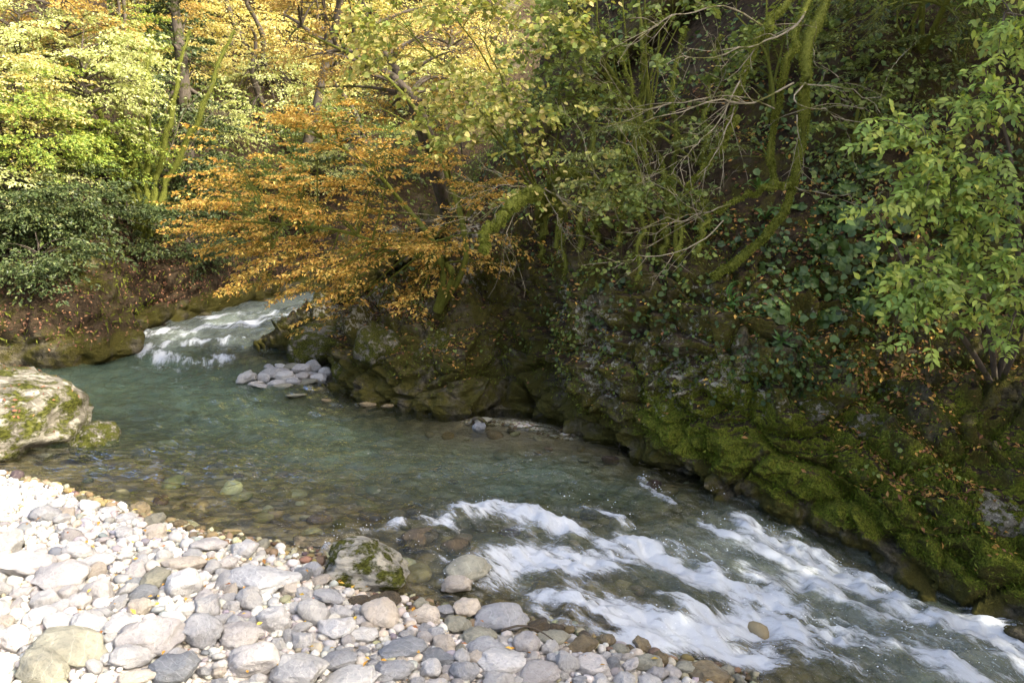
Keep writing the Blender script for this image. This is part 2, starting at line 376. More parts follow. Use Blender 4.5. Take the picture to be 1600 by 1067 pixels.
RB = np.array([(8.6, -9), (7.3, 2.6), tuple(gp(1600, 998, -.75)[:2]), tuple(gp(1450, 932, -.62)[:2]), tuple(gp(1300, 862, -.48)[:2]), tuple(gp(1180, 802, -.22)[:2]), tuple(gp(1090, 757, -.07)[:2]),
               tuple(gp(1000, 715)[:2]), tuple(gp(900, 674)[:2]), (.35, 10.7), (-.35, 10.75), tuple(gp(700, 645)[:2]), tuple(gp(600, 630)[:2]), tuple(gp(525, 605)[:2]), (-3.1, 13.9), (-4.6, 14.6), tuple(gp(392, 552)[:2]), (-4.3, 16.8), (-2.6, 18.8), (0, 20.3), (5, 21.8)])
LB = np.array([(-26, 11), (-13, 12.9), tuple(gp(0, 583)[:2]), tuple(gp(120, 578)[:2]), tuple(gp(222, 562)[:2]), tuple(gp(216, 545, .1)[:2]), tuple(gp(235, 515, .25)[:2]), tuple(gp(300, 499, .3)[:2]), (-5.3, 20.6), (-3.3, 22.6), (0, 24.6), (6, 26.3), (16, 28)])
def bar_sd(x, y):
    d = seg_dist(x, y, SHORE); return np.where(inside(x, y, BAR), d, -d)
SPIT = gp(790, 660)[:2]; SPL = np.array([gp(q_, r_)[:2] for q_, r_ in ((735, 656), (790, 657), (840, 663), (885, 676))])
def height(x, y, fine=True):
    """riverbed and gravel bar"""
    wl = level(x, y); sd = bar_sd(x, y); dr = seg_dist(x, y, RB); dl = seg_dist(x, y, LB)
    bar = .03 + .34 * (1 - np.exp(-np.maximum(sd, 0) * .55)) + .025 * fbm(P3(x * .9, y * .9), 2, 5)
    dep = np.minimum(np.minimum(.17 * np.maximum(-sd, 0), .10 + .32 * dr), .45 + .3 * dl)
    sandy = np.exp(-(((x - .1) / 1.7) ** 2 + ((y - 9.75) / 1.05) ** 2))
    dep = np.minimum(dep, .75) * (1 - .85 * sandy); rif = sstep(-.01, -.2, wl); dep = dep * (1 - .45 * rif) + .02
    spit = np.exp(-(np.maximum(seg_dist(x, y, SPL) - .05, 0) / .20) ** 2); dep = dep * (1 - .85 * spit) - .006 * spit
    isl = np.exp(-(((x - ISL[0]) / .75) ** 2 + ((y - ISL[1]) / .45) ** 2)); dep = dep - .6 * isl * dep - .08 * isl
    dep = dep + .05 * fbm(P3(x * 1.4, y * 1.4), 3, 9)
    h = wl + np.where(sd > 0, bar, -dep * sstep(0, .25, -sd) + .03 * (1 - sstep(0, .25, -sd)))
    return h
ISL = gp(455, 592)[:2]

def axis(lo, hi, dlo, dhi, step, nout):
    a = np.arange(dlo, dhi, step); g = np.geomspace(1, 80, nout) - 1 + .0
    left = dlo - (g[1:] / g[-1] * (dlo - lo)); right = a[-1] + (g[1:] / g[-1] * (hi - a[-1]))
    return np.concatenate([left[::-1], a, right])
gx = axis(-160, 160, -8.5, 6, .06, 24); gy = axis(-120, 260, 3.4, 17.5, .06, 24)
GX, GY = np.meshgrid(gx, gy, indexing='ij'); GZ = height(GX, GY)
GZ = GZ - 1.2 * sstep(20, 60, np.hypot(GX, GY - 10))
sdg = bar_sd(GX, GY)
zone = np.zeros(GX.shape + (3,)); zone[..., 0] = np.maximum(sstep(-.05, .12, sdg), sstep(.0, .03, GZ - level(GX, GY)) * .35)
zone[..., 1] = np.exp(-(((GX - .1) / 1.7) ** 2 + ((GY - 9.8) / 1.0) ** 2)) * (.75 + .4 * fbm(P3(GX * 2, GY * 2), 3, 3))
gme = mesh_np('ground', np.stack([GX, GY, GZ], -1).reshape(-1, 3), [grid_faces(len(gx), len(gy))], True, {'zone': np.clip(zone, 0, 1).reshape(-1, 3)}, [M['ground']])
link('ground', gme, kind='structure')

# ------------------------------------------------------------------ banks and hillsides
def bank(name, secs, nu, vw, disp, zonefn, mname, weights_u=None):
    base = np.array([s[0] for s in secs], float); dr = nrm(np.array([s[1] for s in secs], float)); pr = np.array([s[2] for s in secs], float)
    uw = np.array(weights_u, float) if weights_u is not None else np.ones(len(secs) - 1)
    cu = np.concatenate([[0], np.cumsum(uw)]); tu = np.interp(np.linspace(0, cu[-1], nu), cu, np.arange(len(secs)))
    vw = np.array(vw, float); cv = np.concatenate([[0], np.cumsum(vw)]); tv = np.interp(np.arange(int(cv[-1]) + 1), cv, np.arange(pr.shape[1]))
    def cr(A, t):
        m = len(A); i = np.clip(np.floor(t).astype(int), 0, m - 2); f = (t - i).reshape((-1,) + (1,) * (A.ndim - 1))
        a = A[np.clip(i - 1, 0, m - 1)]; b = A[i]; c = A[i + 1]; d = A[np.clip(i + 2, 0, m - 1)]
        return b + .5 * f * (c - a + f * (2 * a - 5 * b + 4 * c - d + f * (3 * (b - c) + d - a)))
    Bu = cr(base, tu); Du = nrm(cr(dr, tu)); Pu = cr(pr, tu)
    Pv = cr(np.swapaxes(Pu, 0, 1), tv); Pv = np.swapaxes(Pv, 0, 1)          # nu, nv, 2
    G = np.empty(Pv.shape[:2] + (3,)); G[..., :2] = Bu[:, None] + Du[:, None] * Pv[..., :1]; G[..., 2] = Pv[..., 1]
    N = grid_normals(G)
    if (N[..., 2].mean()) < 0: N = -N
    G = G + N * disp(G, N)[..., None]
    N = grid_normals(G); flip = N[..., 2].mean() < 0
    if flip: N = -N
    Z = zonefn(G, N); F = grid_faces(*G.shape[:2])
    if flip: F = F[:, ::-1]
    me = mesh_np(name, G.reshape(-1, 3), [F], True, {'zone': np.clip(Z, 0, 1).reshape(-1, 3)}, [M[mname]])
    link(name, me, kind='structure')
    bv = BVHTree.FromPolygons(G.reshape(-1, 3).tolist(), F.tolist())
    return G, N, Z, bv
RS = [  # base, direction into the hill, profile (offset, height)
 ((8.6, -9), (.95, .1), [(-.3,-2.4),(0,-1.5),(.3,-.6),(.9,.0),(1.5,.6),(2.3,1.1),(3.6,3.0),(5.6,5.6),(8.5,8.0),(16,11)]),
 ((7.3, 2.4), (.85, .45), [(-.3,-2.0),(0,-1.0),(.35,-.2),(.9,.4),(1.6,.9),(2.4,1.3),(3.8,3.2),(5.8,5.8),(8.5,8.2),(16,11)]),
 (RB[2], (.66, .75), [(-.3,-1.6),(0,-.75),(.3,.0),(.8,.55),(1.4,.95),(2.3,1.3),(3.6,3.2),(5.6,5.9),(8.5,8.4),(16,11)]),
 (RB[3], (.68, .73), [(-.3,-1.5),(0,-.62),(.25,.05),(.7,.65),(1.25,1.0),(2.0,1.25),(3.2,3.0),(5.2,5.8),(8.2,8.5),(16,11)]),
 (RB[4], (.70, .71), [(-.3,-1.4),(0,-.48),(.2,.15),(.55,.75),(1.0,1.1),(1.7,1.35),(2.9,3.0),(4.8,5.7),(8,8.6),(16,11)]),
 (RB[5], (.72, .70), [(-.25,-1.2),(0,-.22),(.12,.45),(.35,1.1),(.7,1.5),(1.3,1.8),(2.5,3.2),(4.4,5.8),(7.6,8.8),(15,11)]),
 (RB[6], (.74, .68), [(-.2,-1.0),(0,-.07),(.08,.6),(.2,1.3),(.5,1.8),(1.0,2.1),(2.2,3.4),(4.2,5.9),(7.4,9),(15,11.5)]),
 (RB[7], (.74, .68), [(-.1,-.9),(.05,0),(-.02,.7),(.05,1.5),(.3,2.1),(.8,2.4),(2.0,3.6),(4.0,6),(7.2,9),(15,11.5)]),
 (RB[8], (.72, .70), [(.1,-.8),(.12,0),(-.05,.7),(-.12,1.5),(.12,2.2),(.6,2.55),(1.8,3.7),(3.8,6),(7,9),(15,11.5)]),
 (RB[9], (.60, .80), [(0,-.7),(.1,.0),(.2,.6),(.3,1.3),(.6,2.1),(1.0,2.6),(2.2,3.7),(4.2,5.9),(7.4,9),(15,11.5)]),
 (RB[10], (.35, .94), [(-.1,-.6),(0,.03),(.35,.35),(.75,.75),(1.2,1.4),(1.8,2.1),(3.2,3.4),(5.2,5.6),(8,8.3),(15,11.5)]),
 (RB[11], (.35, .94), [(-.1,-.6),(0,0),(.18,.4),(.5,.8),(1.1,1.2),(1.9,1.75),(3.4,3.1),(5.4,5.2),(8.2,8),(15,11.5)]),
 (RB[12], (.40, .92), [(-.1,-.6),(0,0),(.12,.45),(.4,.9),(1.0,1.2),(1.9,1.6),(3.4,2.8),(5.4,4.8),(8.2,7.5),(15,11)]),
 (RB[13], (.55, .84), [(-.1,-.6),(0,0),(.08,.5),(.3,.9),(.9,1.15),(1.8,1.5),(3.4,2.6),(5.4,4.6),(8.2,7.2),(15,11)]),
 (RB[14], (.62, .78), [(-.1,-.6),(0,0),(.1,.3),(.35,.6),(.9,.9),(1.8,1.35),(3.4,2.5),(5.4,4.4),(8.2,7),(15,11)]),
 (RB[15], (.80, .60), [(-.1,-.6),(.1,0),(.1,.18),(.35,.4),(.9,.75),(1.8,1.25),(3.4,2.4),(5.4,4.2),(8.2,6.6),(15,10)]),
 (RB[16], (.95, .30), [(-.1,-.6),(.15,0),(.05,.14),(.3,.3),(.9,.6),(1.8,1.1),(3.4,2.2),(5.4,4.0),(8.2,6.2),(15,10)]),
 (RB[17], (.9, -.43), [(-.1,-.3),(0,.2),(.1,.5),(.4,.7),(.9,.9),(1.8,1.3),(3.2,2.2),(5.2,3.8),(8,6),(15,9)]),
 (RB[18], (.7, -.71), [(-.1,-.3),(0,.3),(.1,.6),(.3,.9),(.7,1.2),(1.4,1.7),(2.6,2.6),(4.4,4.2),(7,6.2),(12,9)]),
 (RB[19], (.6, -.80), [(-.1,-.3),(0,.4),(.1,.8),(.3,1.2),(.6,1.6),(1.2,2.1),(2.2,3.2),(4,5),(6,7),(10,9)]),
 (RB[20], (.5, -.86), [(-.1,-.3),(0,.5),(.1,1),(.3,1.5),(.6,2),(1.2,2.6),(2.2,3.8),(4,5.6),(6,7.5),(9,9)])]
DIP = nrm(np.array([.45, -.25, .85]))
def disp_r(G, N):
    lowm = sstep(3.4, 2.0, G[..., 2]); p = G; wb = np.stack([fbm(p * 1.3, 2, 22 + k) for k in range(3)], -1)
    d = .20 * fbm(p * .9, 3, 21)
    q = p @ DIP + .34 * fbm(p * .9, 4, 31); ph = q * 2.1 + .5 * vn(p * .35, 35); fr = ph - np.floor(ph)
    led = np.where(fr < .78, (fr / .78) ** .7, (1 - fr) / .22); amp = .21 * (.5 + .6 * vn(p * .8, 33))
    d = d + lowm * amp * (led - .5) * 1.5
    f1, f2 = worley2((p + .25 * wb) * np.array([1.3, 1.3, 1.7]), 41); blk = sstep(0, .12, f2 - f1); d = d + lowm * (.15 * (blk - .8) - .08 * f1 + .07 * vn(np.floor(p * 2.2 + wb), 45))
    rid = 1 - 2 * np.abs(fbm(p * np.array([1.6, 1.6, 2.6]), 4, 47)); d = d + lowm * .18 * (rid - .5)
    g1, g2 = worley2((p + .08 * wb) * 4.5, 43); low2 = sstep(1.6, .6, G[..., 2]) * sstep(1.2, 2.2, G[..., 0]); d = d + (.15 + .85 * low2) * (.03 * (sstep(0, .3, g2 - g1) - .6) - .05 * g1 + .02)
    d = d + .07 * fbm(p * 4, 5, 51, .6) + .045 * fbm(p * 12, 3, 52, .6) * lowm + (1 - lowm) * .12 * fbm(p * 1.2, 3, 53)
    disp_r.crack = np.minimum(blk, .4 + .6 * sstep(0, .3, g2 - g1)); return d
def zone_r(G, N):
    x, y, z = G[..., 0], G[..., 1], G[..., 2]; Z = np.zeros(G.shape); up = N[..., 2]
    wl = level(x, y); a = z - wl; f = fbm(G * 1.6, 4, 61); f2 = fbm(G * 3.1, 3, 64)
    Z[..., 0] = sstep(.15, .3, a) * sstep(1.7, .8, a + .5 * f) * sstep(.9, 2.2, x) * (.62 + .6 * f + .6 * f2 + .4 * up) + .2 * sstep(.2, .5, a) * sstep(2.8, 2, z) * (1 + f2)
    Z[..., 1] = sstep(.45, .75, up + .3 * f + .3 * f2) * sstep(.45, .9, a + .4 * f) * .9 + sstep(1.6, 2.4, z) * .5
    Z[..., 2] = .55 * sstep(.25, .7, a) * sstep(3.2, 2.4, z) + .45 * sstep(-.1, .4, fbm(G * .8, 2, 63)) * sstep(3.2, 2.4, z) - .35 * sstep(2.0, 3.2, x)
    wet = sstep(.16, .05, a); Z *= (1 - wet)[..., None]; return Z
RG, RN, RZ, RBV = bank('right_bank', RS, 680, [8, 58, 70, 58, 46, 42, 28, 14, 6], disp_r, zone_r, 'rock', [1, 1.6] + [3.2] * 7 + [2.6] * 7 + [1.2, 1, .8, .8])

LS = [
 (LB[0], (-.1, 1), [(0,-.8),(0,0),(.15,.7),(.5,1.3),(1.2,2),(2.4,3.2),(4.5,5.8),(8,10),(13,15),(22,20)]),
 (LB[1], (-.15, 1), [(0,-.8),(0,0),(.15,.7),(.5,1.3),(1.2,2),(2.4,3.2),(4.5,5.8),(8,10),(13,15),(22,20)]),
 (LB[2], (-.2, 1), [(-.1,-.8),(.1,0),(.2,.6),(.5,1.15),(1.1,1.7),(2.2,2.8),(4.3,5.4),(8,9.6),(13,15),(22,20)]),
 (LB[3], (-.3, .95), [(-.1,-.8),(.1,0),(.12,.35),(.5,.95),(1.0,1.5),(2.0,2.5),(4,5),(7.5,9),(12,14),(22,20)]),
 (LB[4], (-.7, .72), [(-.1,-.8),(.1,0),(.06,.16),(.45,.6),(.9,1.25),(1.6,2.2),(3.6,4.6),(7,8.6),(12,13.5),(22,20)]),
 (LB[5], (-.9, .35), [(-.1,-.6),(.05,.1),(.06,.4),(.3,.9),(.8,1.5),(1.6,2.4),(3.6,4.8),(7,8.6),(12,13.5),(22,20)]),
 (LB[6], (-.95, .25), [(-.1,-.5),(0,.2),(.08,.6),(.3,1.1),(.8,1.8),(1.6,2.8),(3.6,5),(7,8.6),(12,13.5),(22,20)]),
 (LB[7], (-.85, .5), [(-.1,-.5),(0,.3),(.1,.7),(.3,1.2),(.8,1.8),(1.6,2.7),(3.6,4.8),(7,8.2),(12,13),(22,20)]),
 (LB[8], (-.7, .7), [(-.1,-.5),(0,.4),(.1,.7),(.4,1.1),(1,1.6),(2,2.4),(4,4.2),(7.5,7.4),(13,12.5),(24,20)]),
 (LB[9], (-.5, .87), [(-.1,-.5),(0,.5),(.1,.9),(.3,1.4),(.8,1.9),(1.8,2.6),(4,4.4),(8,7.6),(14,13),(26,22)]),
 (LB[10], (-.2, .98), [(-.1,-.5),(0,.6),(.1,1),(.3,1.5),(.8,2),(1.8,2.8),(4,4.6),(8,8),(14,13.5),(28,24)]),
 (LB[11], (0, 1), [(-.1,-.5),(0,.7),(.2,1.2),(.5,1.8),(1,2.4),(2,3.3),(4,5.2),(8,8.5),(14,14),(28,24)]),
 (LB[12], (0, 1), [(-.1,-.5),(0,.7),(.2,1.2),(.5,1.8),(1,2.4),(2,3.3),(4,5.2),(8,8.5),(14,14),(28,24)])]
def disp_l(G, N):
    p = G; g1, g2 = worley2(p * np.array([1.2, 1.2, 1.6]) + .3 * fbm(p, 2, 79)[..., None], 78); d = .16 * (sstep(0, .3, g2 - g1) - .6) * sstep(3.5, 2, G[..., 2]) + .2 * fbm(p * .7, 3, 71) + .09 * fbm(p * 2.4, 4, 72) + .03 * fbm(p * 8, 3, 73)
    q = p @ nrm(np.array([-.3, -.2, .9])) + .2 * fbm(p * .7, 2, 75); fr = q * 2.2 - np.floor(q * 2.2)
    return d + .10 * (fr - .5) * sstep(3, 1.5, G[..., 2])
def zone_l(G, N):
    x, y, z = G[..., 0], G[..., 1], G[..., 2]; Z = np.zeros(G.shape); up = N[..., 2]; f = fbm(G * 1.3, 4, 81); a = z - level(x, y)
    Z[..., 0] = sstep(.1, .35, a) * (.15 + .6 * f) * sstep(3, 1.5, z)
    Z[..., 1] = sstep(.2, .6, a) * np.clip(.85 + .9 * fbm(G * .9, 3, 83), 0, 1)
    Z[..., 2] = .5 * sstep(.8, 1.3, a) * sstep(2.4, 1.8, z); Z *= (1 - sstep(.14, .04, a))[..., None]; return Z
LG, LN, LZn, LBV = bank('left_bank', LS, 380, [6, 26, 34, 34, 30, 24, 20, 14, 10], disp_l, zone_l, 'rock', [1, 1.2, 2.4, 2.4, 2, 2, 2, 2, 2, 2, 2, 1])
def hit(px, py, which=None):
    r = Vector(ray(px, py)); o = Vector(CAM); best = None
    for bv in ((RBV, LBV) if which is None else (which,)):
        l, n, i, d = bv.ray_cast(o, r)
        if l is not None and (best is None or d < best[2]): best = (np.array(l), np.array(n), d)
    return best
def drop(x, y, z=40):
    best = None
    for bv in (RBV, LBV):
        l, n, i, d = bv.ray_cast(Vector((x, y, z)), Vector((0, 0, -1)))
        if l is not None and (best is None or l.z > best): best = l.z
    g = float(height(np.array(x), np.array(y)))
    return g if best is None else max(best, g)
# ------------------------------------------------------------------ water
FO = [([(690,822),(730,800),(770,795),(830,812),(880,830)], .20, 1.0), ([(520,842),(590,828),(680,812)], .10, .65), ([(880,790),(930,798),(985,822)], .09, .75),
      ([(760,905),(830,880),(920,885),(1000,858),(1060,872),(1120,900),(1210,935),(1330,1000)], .30, 1.0), ([(1000,850),(1080,870),(1160,880)], .10, .6),
      ([(1185,828),(1215,845),(1260,868),(1330,905),(1390,940),(1440,975),(1500,990),(1600,1040)], .22, 1.3), ([(1190,850),(1240,890),(1320,950),(1420,1000),(1560,1050)], .20, .8),
      ([(860,950),(940,965),(1040,975),(1120,985),(1190,960),(1260,985),(1360,1020),(1500,1060)], .24, .9), ([(980,1010),(1080,1008),(1200,1025),(1400,1060)], .2, .75),
      ([(1092,812),(1130,832),(1180,852)], .045, .7), ([(1000,748),(1022,772),(1055,790)], .04, .6), ([(1110,775),(1150,800),(1180,825)], .06, .45),
      ([(440,880),(500,864),(540,850)], .07, .6), ([(700,905),(740,925),(800,930)], .12, .55), ([(780,850),(860,850),(930,845)], .14, .35), ([(640,860),(700,885),(760,900)], .08, .5), ([(1380,960),(1420,990),(1480,1010)], .1, 1.0),
      ([(1560,1000),(1620,1020),(1700,1060)], .3, 1.0),
      ([(225,530),(250,520),(300,514),(360,508),(430,498)], .42, .85), ([(222,545),(250,560),(300,566),(340,560)], .34, .9), ([(260,540),(330,536),(380,533)], .2, .8), ([(330,500),(400,492),(470,490)], .4, .6),
      ([(215,575),(270,580),(320,572)], .25, .45), ([(230,640),(300,628),(380,610)], .3, .16)]
def water():
    ys = np.concatenate([np.arange(-8, 4.4, .3), np.geomspace(4.4, 10.5, 330), np.geomspace(10.55, 28, 150)]); nx = 400
    lo = np.interp(ys, [-8, 2, 3, 5, 6.5, 8, 9.5, 12, 14, 30], [3.5, 3, 1, -2.6, -4.5, -7, -14, -16, -16, -16]); hi = np.interp(ys, [-8, 4, 5.5, 7, 9, 12, 16, 20, 30], [9.5, 8, 5.6, 4.2, 2.2, .9, .5, 8, 10])
    u = np.linspace(0, 1, nx); X = lo[:, None] + (hi - lo)[:, None] * u; Y = np.broadcast_to(ys[:, None], X.shape).copy()
    wl = level(X, Y); hb = height(X, Y); dep = np.maximum(wl - hb, 0); s, t = stream(X, Y)
    fo = np.zeros(X.shape)
    wob = .06 * fbm(P3(X * 4, Y * 4), 3, 91)
    for pl, wd, it in FO:
        q = np.array([wp(*p)[:2] for p in pl]); d = seg_dist(X, Y, q); fo = np.maximum(fo, it * np.exp(-((np.maximum(d + wob, 0)) / (wd * .95)) ** 2))
    rap = np.clip(sstep(-.03, -.25, wl) + sstep(.04, .15, wl), 0, 1)
    tw = t + .10 * fbm(P3(s * 1.1, t * 1.5), 2, 90); st1 = fbm(P3(s * 1.8, tw * 5.2), 4, 93); st2 = fbm(P3(s * 5.5, tw * 15), 4, 94, .65)
    foam = fo * (.80 + .88 * st1 + .80 * st2) + .30 * rap * sstep(-.1, .5, st1 + .4 * st2)
    calm = 1 - .75 * np.exp(-(((X + .1) / 1.9) ** 2 + ((Y - 9.9) / 1.1) ** 2)) - .5 * sstep(.35, .0, -bar_sd(X, Y))
    # waves: standing waves in the rapid, small ripples on the pool
    z = wl + .045 * (1 - rap) * calm * fbm(P3(X * 1.8, Y * 3.0), 3, 95) + .058 * calm * fbm(P3(X * 4.0, Y * 7.0), 3, 96) + .016 * calm * fbm(P3(X * 10, Y * 17), 2, 101)
    z = z + rap * (.10 * fbm(P3(s * 1.7, t * 1.9), 2, 97) + .035 * fbm(P3(s * 3.2, t * 5.5), 3, 98))
    cr = np.clip(fo, 0, 1.1); z = z + cr * (.05 + .07 * fbm(P3(s * 2.4, tw * 5), 3, 99) + .04 * st2 + .045 * fbm(P3(X * 15, Y * 15), 3, 100))
    for x0, y0, r, a in BUMPS: z = z + a * np.exp(-(((X - x0) ** 2 + (Y - y0) ** 2) / r ** 2))
    flow = np.stack([s, t, np.zeros_like(s)], -1)
    me = mesh_np('river_water', np.stack([X, Y, z], -1).reshape(-1, 3), [grid_faces(len(ys), nx)[:, ::-1]], True,
                 {'foam': foam.ravel(), 'depth': dep.ravel(), 'air': (rap * sstep(.02, .2, dep)).ravel(), 'chop': np.clip(.35 + .65 * rap + .3 * fbm(P3(X * .5, Y * .5), 2, 92), 0, 1).ravel(), 'flow': flow.reshape(-1, 3)}, [M['water']])
    link('river_water', me, kind='structure')
BUMPS = [(*wp(650, 795)[:2], .25, .05), (*wp(860, 915)[:2], .2, .08)]
water()
# ------------------------------------------------------------------ stones
import bmesh
def ico(sub):
    bm = bmesh.new(); bmesh.ops.create_icosphere(bm, subdivisions=sub, radius=1.0)
    V = np.array([v.co[:] for v in bm.verts]); F = np.array([[v.index for v in f.verts] for f in bm.faces]); bm.free(); return V, F
ICO = {k: ico(k) for k in (1, 2, 3, 4, 5)}
def stone_shape(seed, sub, cuts=7, rough=.10, sharp=.8, squash=(1, .8, .6)):
    r = np.random.default_rng(seed); V, F = ICO[sub]; V = V.copy(); n0 = V.copy()
    V *= (1 + .22 * fbm(V * 1.1 + seed * 3.1, 2, seed))[:, None]
    for _ in range(cuts):
        n = nrm(r.normal(size=3)); d = r.uniform(.62, .92); e = V @ n - d; V = V - np.where(e > 0, e, 0)[:, None] * n * sharp
    V += n0 * (rough * fbm(V * 2.6 + seed, 4, seed + 5) - rough * .5 * np.maximum(0, .25 - np.abs(fbm(V * 1.7 + seed * 2, 3, seed + 8))) * 4)[:, None]
    V *= np.array(squash) * r.uniform(.88, 1.12, 3); V -= (V.max(0) + V.min(0)) / 2; V /= np.abs(V[:, 0]).max(); V[:, 1] *= .80 / np.abs(V[:, 1]).max(); V[:, 2] *= squash[2] / np.abs(V[:, 2]).max(); return V, F
PROTO = []
for i in range(22):
    rounded = i % 2 == 0
    V, F = stone_shape(100 + i, 4, 8 if rounded else 14, .15, .82 if rounded else .98, (1, .78, [.55, .62, .7, .45][i % 4]))
    PROTO.append((mesh_np('stone', V, [F], True, None, [M['white']]), V))
def put_stone(name, c, sx, sy, sz, rot, mk, label, group=None, cat='stone', proto=None):
    k = proto if proto is not None else random.randrange(len(PROTO)); me, V = PROTO[k]
    o = link(name, me, None, label, cat, group); o.location = c; o.rotation_euler = rot; o.scale = (sx, sy, sz)
    o.material_slots[0].link = 'OBJECT'; o.material_slots[0].material = M[mk]; return o
def gh(px, py, dz):
    z = 0.0
    for _ in range(14): p = gp(px, py, z); z = .5 * z + .5 * (float(height(np.array(p[0]), np.array(p[1]))) + dz)
    return gp(px, py, z)
LOOK = {'white': 'pale cream', 'buff': 'warm buff', 'pink': 'pinkish beige', 'grey': 'light grey', 'slate': 'blue-grey', 'olive': 'olive tinged', 'wet': 'dark wet brown', 'wetbuff': 'wet tan'}
placed = []      # x, y, r
# px, py, width, height (pixels of the photograph), look, label
NAMED = [
 (112,1008,92,54,'olive','large smooth greenish grey boulder with a crack, among pale cobbles'), (237,995,88,52,'pink','broad pinkish stone beside the cracked greenish boulder'),
 (66,1045,66,48,'olive','rough olive stone below the cracked greenish boulder'), (213,1058,56,34,'buff','smooth rounded cream buff stone beside a blue-grey one'),
 (271,1044,64,52,'slate','rounded blue-grey stone with pale streaks among pale cobbles'), (208,1024,54,36,'white','smooth pale stone tucked under the broad pinkish stone'),
 (395,1030,80,48,'pink','tilted grey pink stone on the edge of the gravel bar'), (466,1046,82,62,'white','big chalky white boulder at the bottom of the gravel bar'),
 (312,985,60,62,'grey','angular light grey stone beside the broad pinkish stone'), (376,992,64,42,'pink','weathered pinkish stone leaning on a pale cobble'),
 (428,968,46,42,'white','round knobbly pale stone in the middle of the gravel bar'), (412,902,92,50,'grey','large grey wedge shaped boulder on the gravel bar'),
 (290,880,62,30,'buff','long buff stone on the sunlit gravel'), (44,880,84,32,'pink','flat pinkish slab on the sunlit gravel'), (92,902,76,40,'pink','low pinkish mound of a stone on the sunlit gravel'),
 (326,851,52,30,'pink','pinkish stone at the edge of the still shallows'), (150,877,52,22,'white','flat white stone on the sunlit gravel'), (172,798,30,14,'white','pale stone at the lip of the pool'), (195,808,32,15,'white','long pale stone touching the pool'),
 (490,843,60,26,'wetbuff','half drowned tan stone at the head of the riffle'), (730,889,68,46,'olive','rounded pale olive boulder beside the white water'),
 (714,911,46,28,'buff','small buff stone below the rounded olive boulder'), (783,963,80,54,'grey','big smooth blue-grey boulder at the edge of the rapid'), (728,950,42,40,'buff','orange buff stone wedged against the big blue-grey boulder'),
 (663,961,50,34,'buff','bright cream round stone in the backwater'), (682,988,28,36,'grey','upright grey stone in front of the cream round stone'), (716,976,40,32,'olive','yellow-green stone beside the upright grey stone'),
 (746,998,54,34,'olive','olive brown stone below the yellow-green stone'), (758,1014,60,28,'grey','flat grey stone below the big blue-grey boulder'), (784,1032,68,42,'white','pale grey angular stone near the end of the gravel bar'),
 (838,1052,68,36,'pink','smooth pinkish oval stone near the end of the gravel bar'), (886,1036,36,44,'white','tall white rounded stone near the brown one'), (926,1042,52,34,'pink','pinkish grey stone on the tip of the gravel bar'),
 (911,1006,44,42,'wetbuff','golden brown egg shaped stone with a yellow leaf on it'), (865,996,50,28,'olive','olive speckled stone beside the golden brown egg shaped stone'), (523,982,58,38,'white','angular white stone with a pink flank by the backwater'),
 (490,955,46,48,'white','pitted pale round stone above the angular white stone'), (514,932,48,34,'grey','light grey stone by the mossy boulder'), (528,1032,56,30,'grey','rounded mauve grey stone beside the chalky white boulder'),
 (612,1048,64,36,'grey','tilted grey slab at the bottom of the gravel bar'), (628,1010,68,30,'slate','flat dark slate stone at the backwater edge'), (684,1026,52,22,'slate','thin blue-grey slab on the cobbles'), (545,1062,86,26,'white','wide white stone at the foot of the gravel bar'),
 (1108,1054,62,32,'wetbuff','squared tan block at the tip of the gravel bar'), (1068,1042,32,26,'olive','small olive cobble beside the squared tan block'), (1012,1036,42,28,'olive','round olive stone at the tip of the gravel bar'),
 (655,842,58,34,'wet','dark brown stone washed by the riffle above the mossy boulder'), (712,852,46,26,'wet','small dark stone in the riffle beside the white water'), (860,922,62,36,'wetbuff','tan boulder standing out of the white water'),
 (935,974,42,14,'wetbuff','amber stone just under the edge of the rapid'), (992,976,36,22,'wet','dark wet stone at the edge of the rapid'), (966,968,20,14,'wet','small dark wet stone poking from the foam'),
 (600,938,50,22,'wet','dark mauve stone lying in the backwater'), (560,938,36,18,'wet','low brown stone in the backwater shadow'), (655,800,60,22,'wet','brown rock under the smooth lip of the riffle'),
 (545,795,40,16,'wetbuff','drowned tan stone above the riffle'), (752,657,34,13,'olive','flat pale stone on the little gravel spit'), (748,668,20,8,'slate','small grey stone at the water edge of the spit')]
for q, (px, py, pw, ph, mk, lab) in enumerate(NAMED):
    dep0 = np.linalg.norm(gh(px, py, 0) - CAM); wid = pw / FPX * dep0; hgt = ph / FPX * dep0
    c = gh(px, py, hgt * .28); bedz = float(height(np.array(c[0]), np.array(c[1]))); wz = float(level(np.array(c[0]), np.array(c[1])))
    drowned = any(k_ in lab for k_ in ('drowned tan stone above', 'under the smooth lip', 'just under'))
    zz = hgt * .62
    if wz > bedz and not drowned:
        c = wp(px, py); c = gp(px, py, c[2] + hgt * (.22 if mk not in ('wet', 'wetbuff') else -.12)); bedz = float(height(np.array(c[0]), np.array(c[1]))); zz = max(zz, (c[2] - bedz) * .9)
    yaw = random.uniform(-.35, .35) + (PI if random.random() < .5 else 0)
    nm = 'boulder' if wid > .42 else 'cobble'
    o = put_stone(nm, c, wid * .52, wid * .50, max(zz, wid * .28), (random.uniform(-.15, .15), random.uniform(-.18, .18), yaw), mk, lab, cat='boulder' if nm == 'boulder' else 'stone', proto=q % 22)
    placed.append((c[0], c[1], wid * .46))
